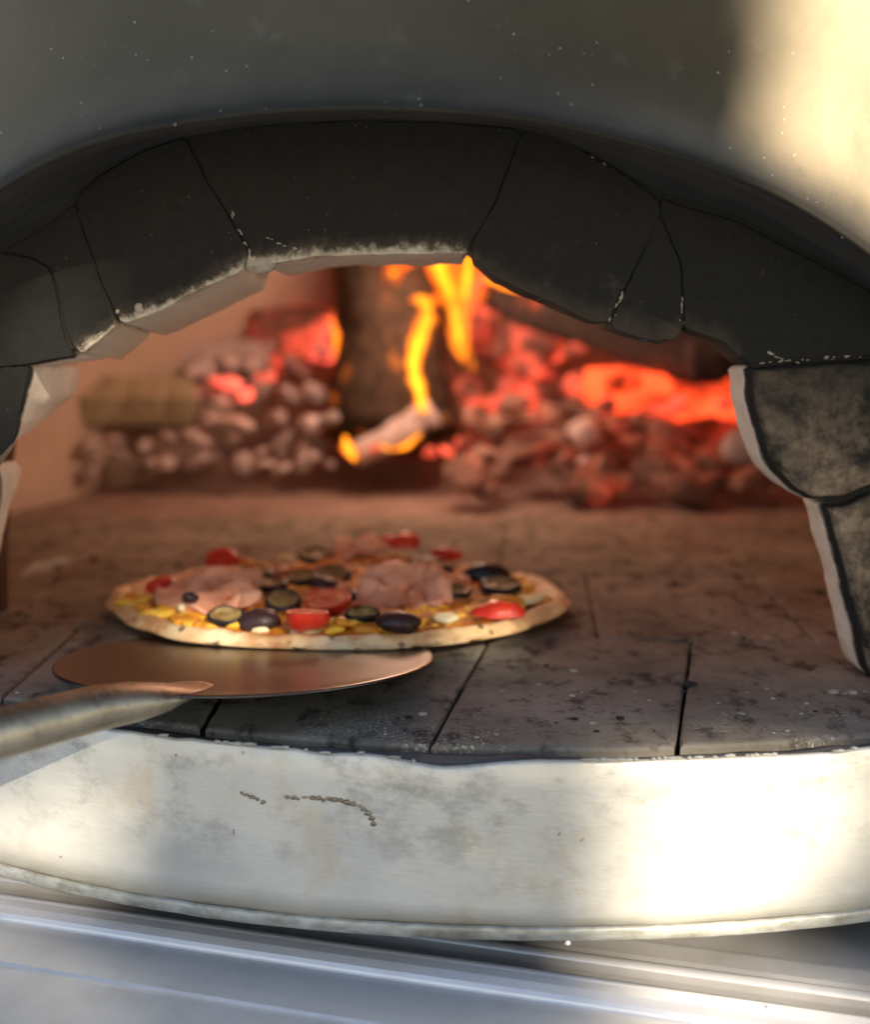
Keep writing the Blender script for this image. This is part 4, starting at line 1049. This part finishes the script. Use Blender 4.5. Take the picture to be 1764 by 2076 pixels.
# ================================================================ GROUND AND AN ADDED LEAFY SCREEN THAT SHAPES THE SUNLIGHT
MGR = mat_plain('pale_paving', (.42, .38, .32), .9, 40, .3, .15)
tag(build('ground', [(-60, -60, -1.0), (60, -60, -1.0), (60, 60, -1.0), (-60, 60, -1.0)], [(0, 1, 2, 3)], MGR), kind='structure')
e1 = SUN.cross(Vector((0, 0, 1))).normalized(); e2 = e1.cross(SUN).normalized()
def pp(p): return Vector((p.dot(e1), p.dot(e2)))
def inside(q, poly):
    c = False; n_ = len(poly)
    for i in range(n_):
        a, b = poly[i], poly[i - 1]
        if (a.y > q.y) != (b.y > q.y) and q.x < (b.x - a.x) * (q.y - a.y) / (b.y - a.y) + a.x: c = not c
    return c
def near(q, poly):
    if inside(q, poly): return 0
    best = 9
    for i in range(len(poly)):
        a, b = poly[i], poly[i - 1]; d = b - a; t = max(0, min(1, (q - a).dot(d) / max(1e-9, d.length_squared))); best = min(best, (q - a - d * t).length)
    return best
gaps = [[pp(at(u, v, z=-.087)) for u, v in [(1080, 1915), (1450, 1915), (1764, 1985), (1764, 2080), (1500, 2060), (1250, 2000)]], [pp(at(u, v, y=.505)) for u, v in [(330, 1250), (450, 1215), (700, 1205), (1000, 1215), (1090, 1235), (1060, 1285), (1000, 1297), (700, 1316), (380, 1306)]], [pp(on_band(u, v)) for u, v in [(1200, 1545), (1680, 1535), (1730, 1590), (1700, 1740), (1640, 1800), (1440, 1875), (1180, 1860), (1110, 1720)]],
        [pp(at(u, v, y=.42)) for u, v in [(1610, -500), (2600, -500), (2600, 500), (1850, 510), (1690, 390), (1560, 325), (1560, 290), (1620, 250)]],
        [pp(on_band(u, v)) for u, v in [(-300, 1690), (0, 1640), (150, 1570), (215, 1580), (210, 1775), (-300, 1765)]],
        [pp(Vector(p)) for p in [(-.193, .487, .147), (-.193, .545, .147), (-.193, .545, .139), (-.193, .487, .132)]]]  # openings aimed along the sun at the patches meant to be lit
MLEAF = mat_simple('blocker_leaf', [(.3, (.03, .05, .015)), (.7, (.07, .10, .03))], 5, .5, 0, .1)
MBRK = mat_plain('blocker_bark', (.12, .09, .06), .9, 20, .8)
blocker_c = Vector((0, .45, .08)) + SUN * 2.6
rnd = random.Random(5)
tree = empty('shade_blocker', (blocker_c.x + .1, blocker_c.y - .5, -1.0), 'leafy tree added unseen behind the viewer with gaps shaped to place sun patches', 'tree')  # added out of view to shade the oven and shape its sunlight
V = []; fs = []
allp = [q for g in gaps for q in g]
tries = [None] * 10000
for gi, g in enumerate(gaps):                            # denser leaves round each opening shaped for a sun patch
    tries += [g] * 3600
tq = pp(blocker_c)
for g in tries:
    dep = rnd.gauss(0, .22)
    if g is None:
        r_ = 1.15 * math.sqrt(rnd.random()); a = rnd.uniform(0, 6.283); q = tq + Vector((r_ * math.cos(a) * 1.15, r_ * math.sin(a)))
    else:
        xs = [p.x for p in g]; ys = [p.y for p in g]; q = Vector((rnd.uniform(max(min(xs), tq.x - 1.3) - .14, min(max(xs), tq.x + 1.3) + .14), rnd.uniform(max(min(ys), tq.y - 1.1) - .14, min(max(ys), tq.y + 1.1) + .14)))
    d = min(near(q, g_) for g_ in gaps)
    if d < .010: continue
    c = blocker_c + e1 * (q.x - tq.x) + e2 * (q.y - tq.y) + SUN * dep
    if c.z < -.15: continue
    n1 = Vector((rnd.gauss(0, .5), rnd.gauss(0, .5), rnd.gauss(0, .5))) + SUN; n1.normalize()
    t1 = n1.cross(Vector((rnd.random(), rnd.random(), rnd.random() - .5))).normalized(); t2 = n1.cross(t1); L = min(rnd.uniform(.035, .055), max(.014, d * .9))
    b0 = len(V); V += [c - t1 * L, c - t1 * L * .2 + t2 * L * .45, c + t1 * L, c - t1 * L * .2 - t2 * L * .45]; fs.append((b0, b0 + 1, b0 + 2, b0 + 3))
build('blocker_leaves', V, fs, MLEAF, tree)
def limb(pts, name, m=10):
    V = []
    for c, r_ in pts:
        for k in range(m): a = 2 * math.pi * k / m; V.append(Vector(c) + Vector((math.cos(a) * r_, math.sin(a) * r_, 0)))
    return fix_normals(build(name, V, grid_faces(len(pts), m, wrap=True), MBRK, tree, True))
bx, by = blocker_c.x + .1, blocker_c.y - .5
limb([((bx, by, -1.0), .13), ((bx, by, -.6), .10), ((bx - .03, by + .02, .1), .085), ((bx + .03, by + .1, .8), .07), ((bx, by + .3, 1.5), .04), ((bx - .1, by + .5, 2.1), .015)], 'blocker_trunk')
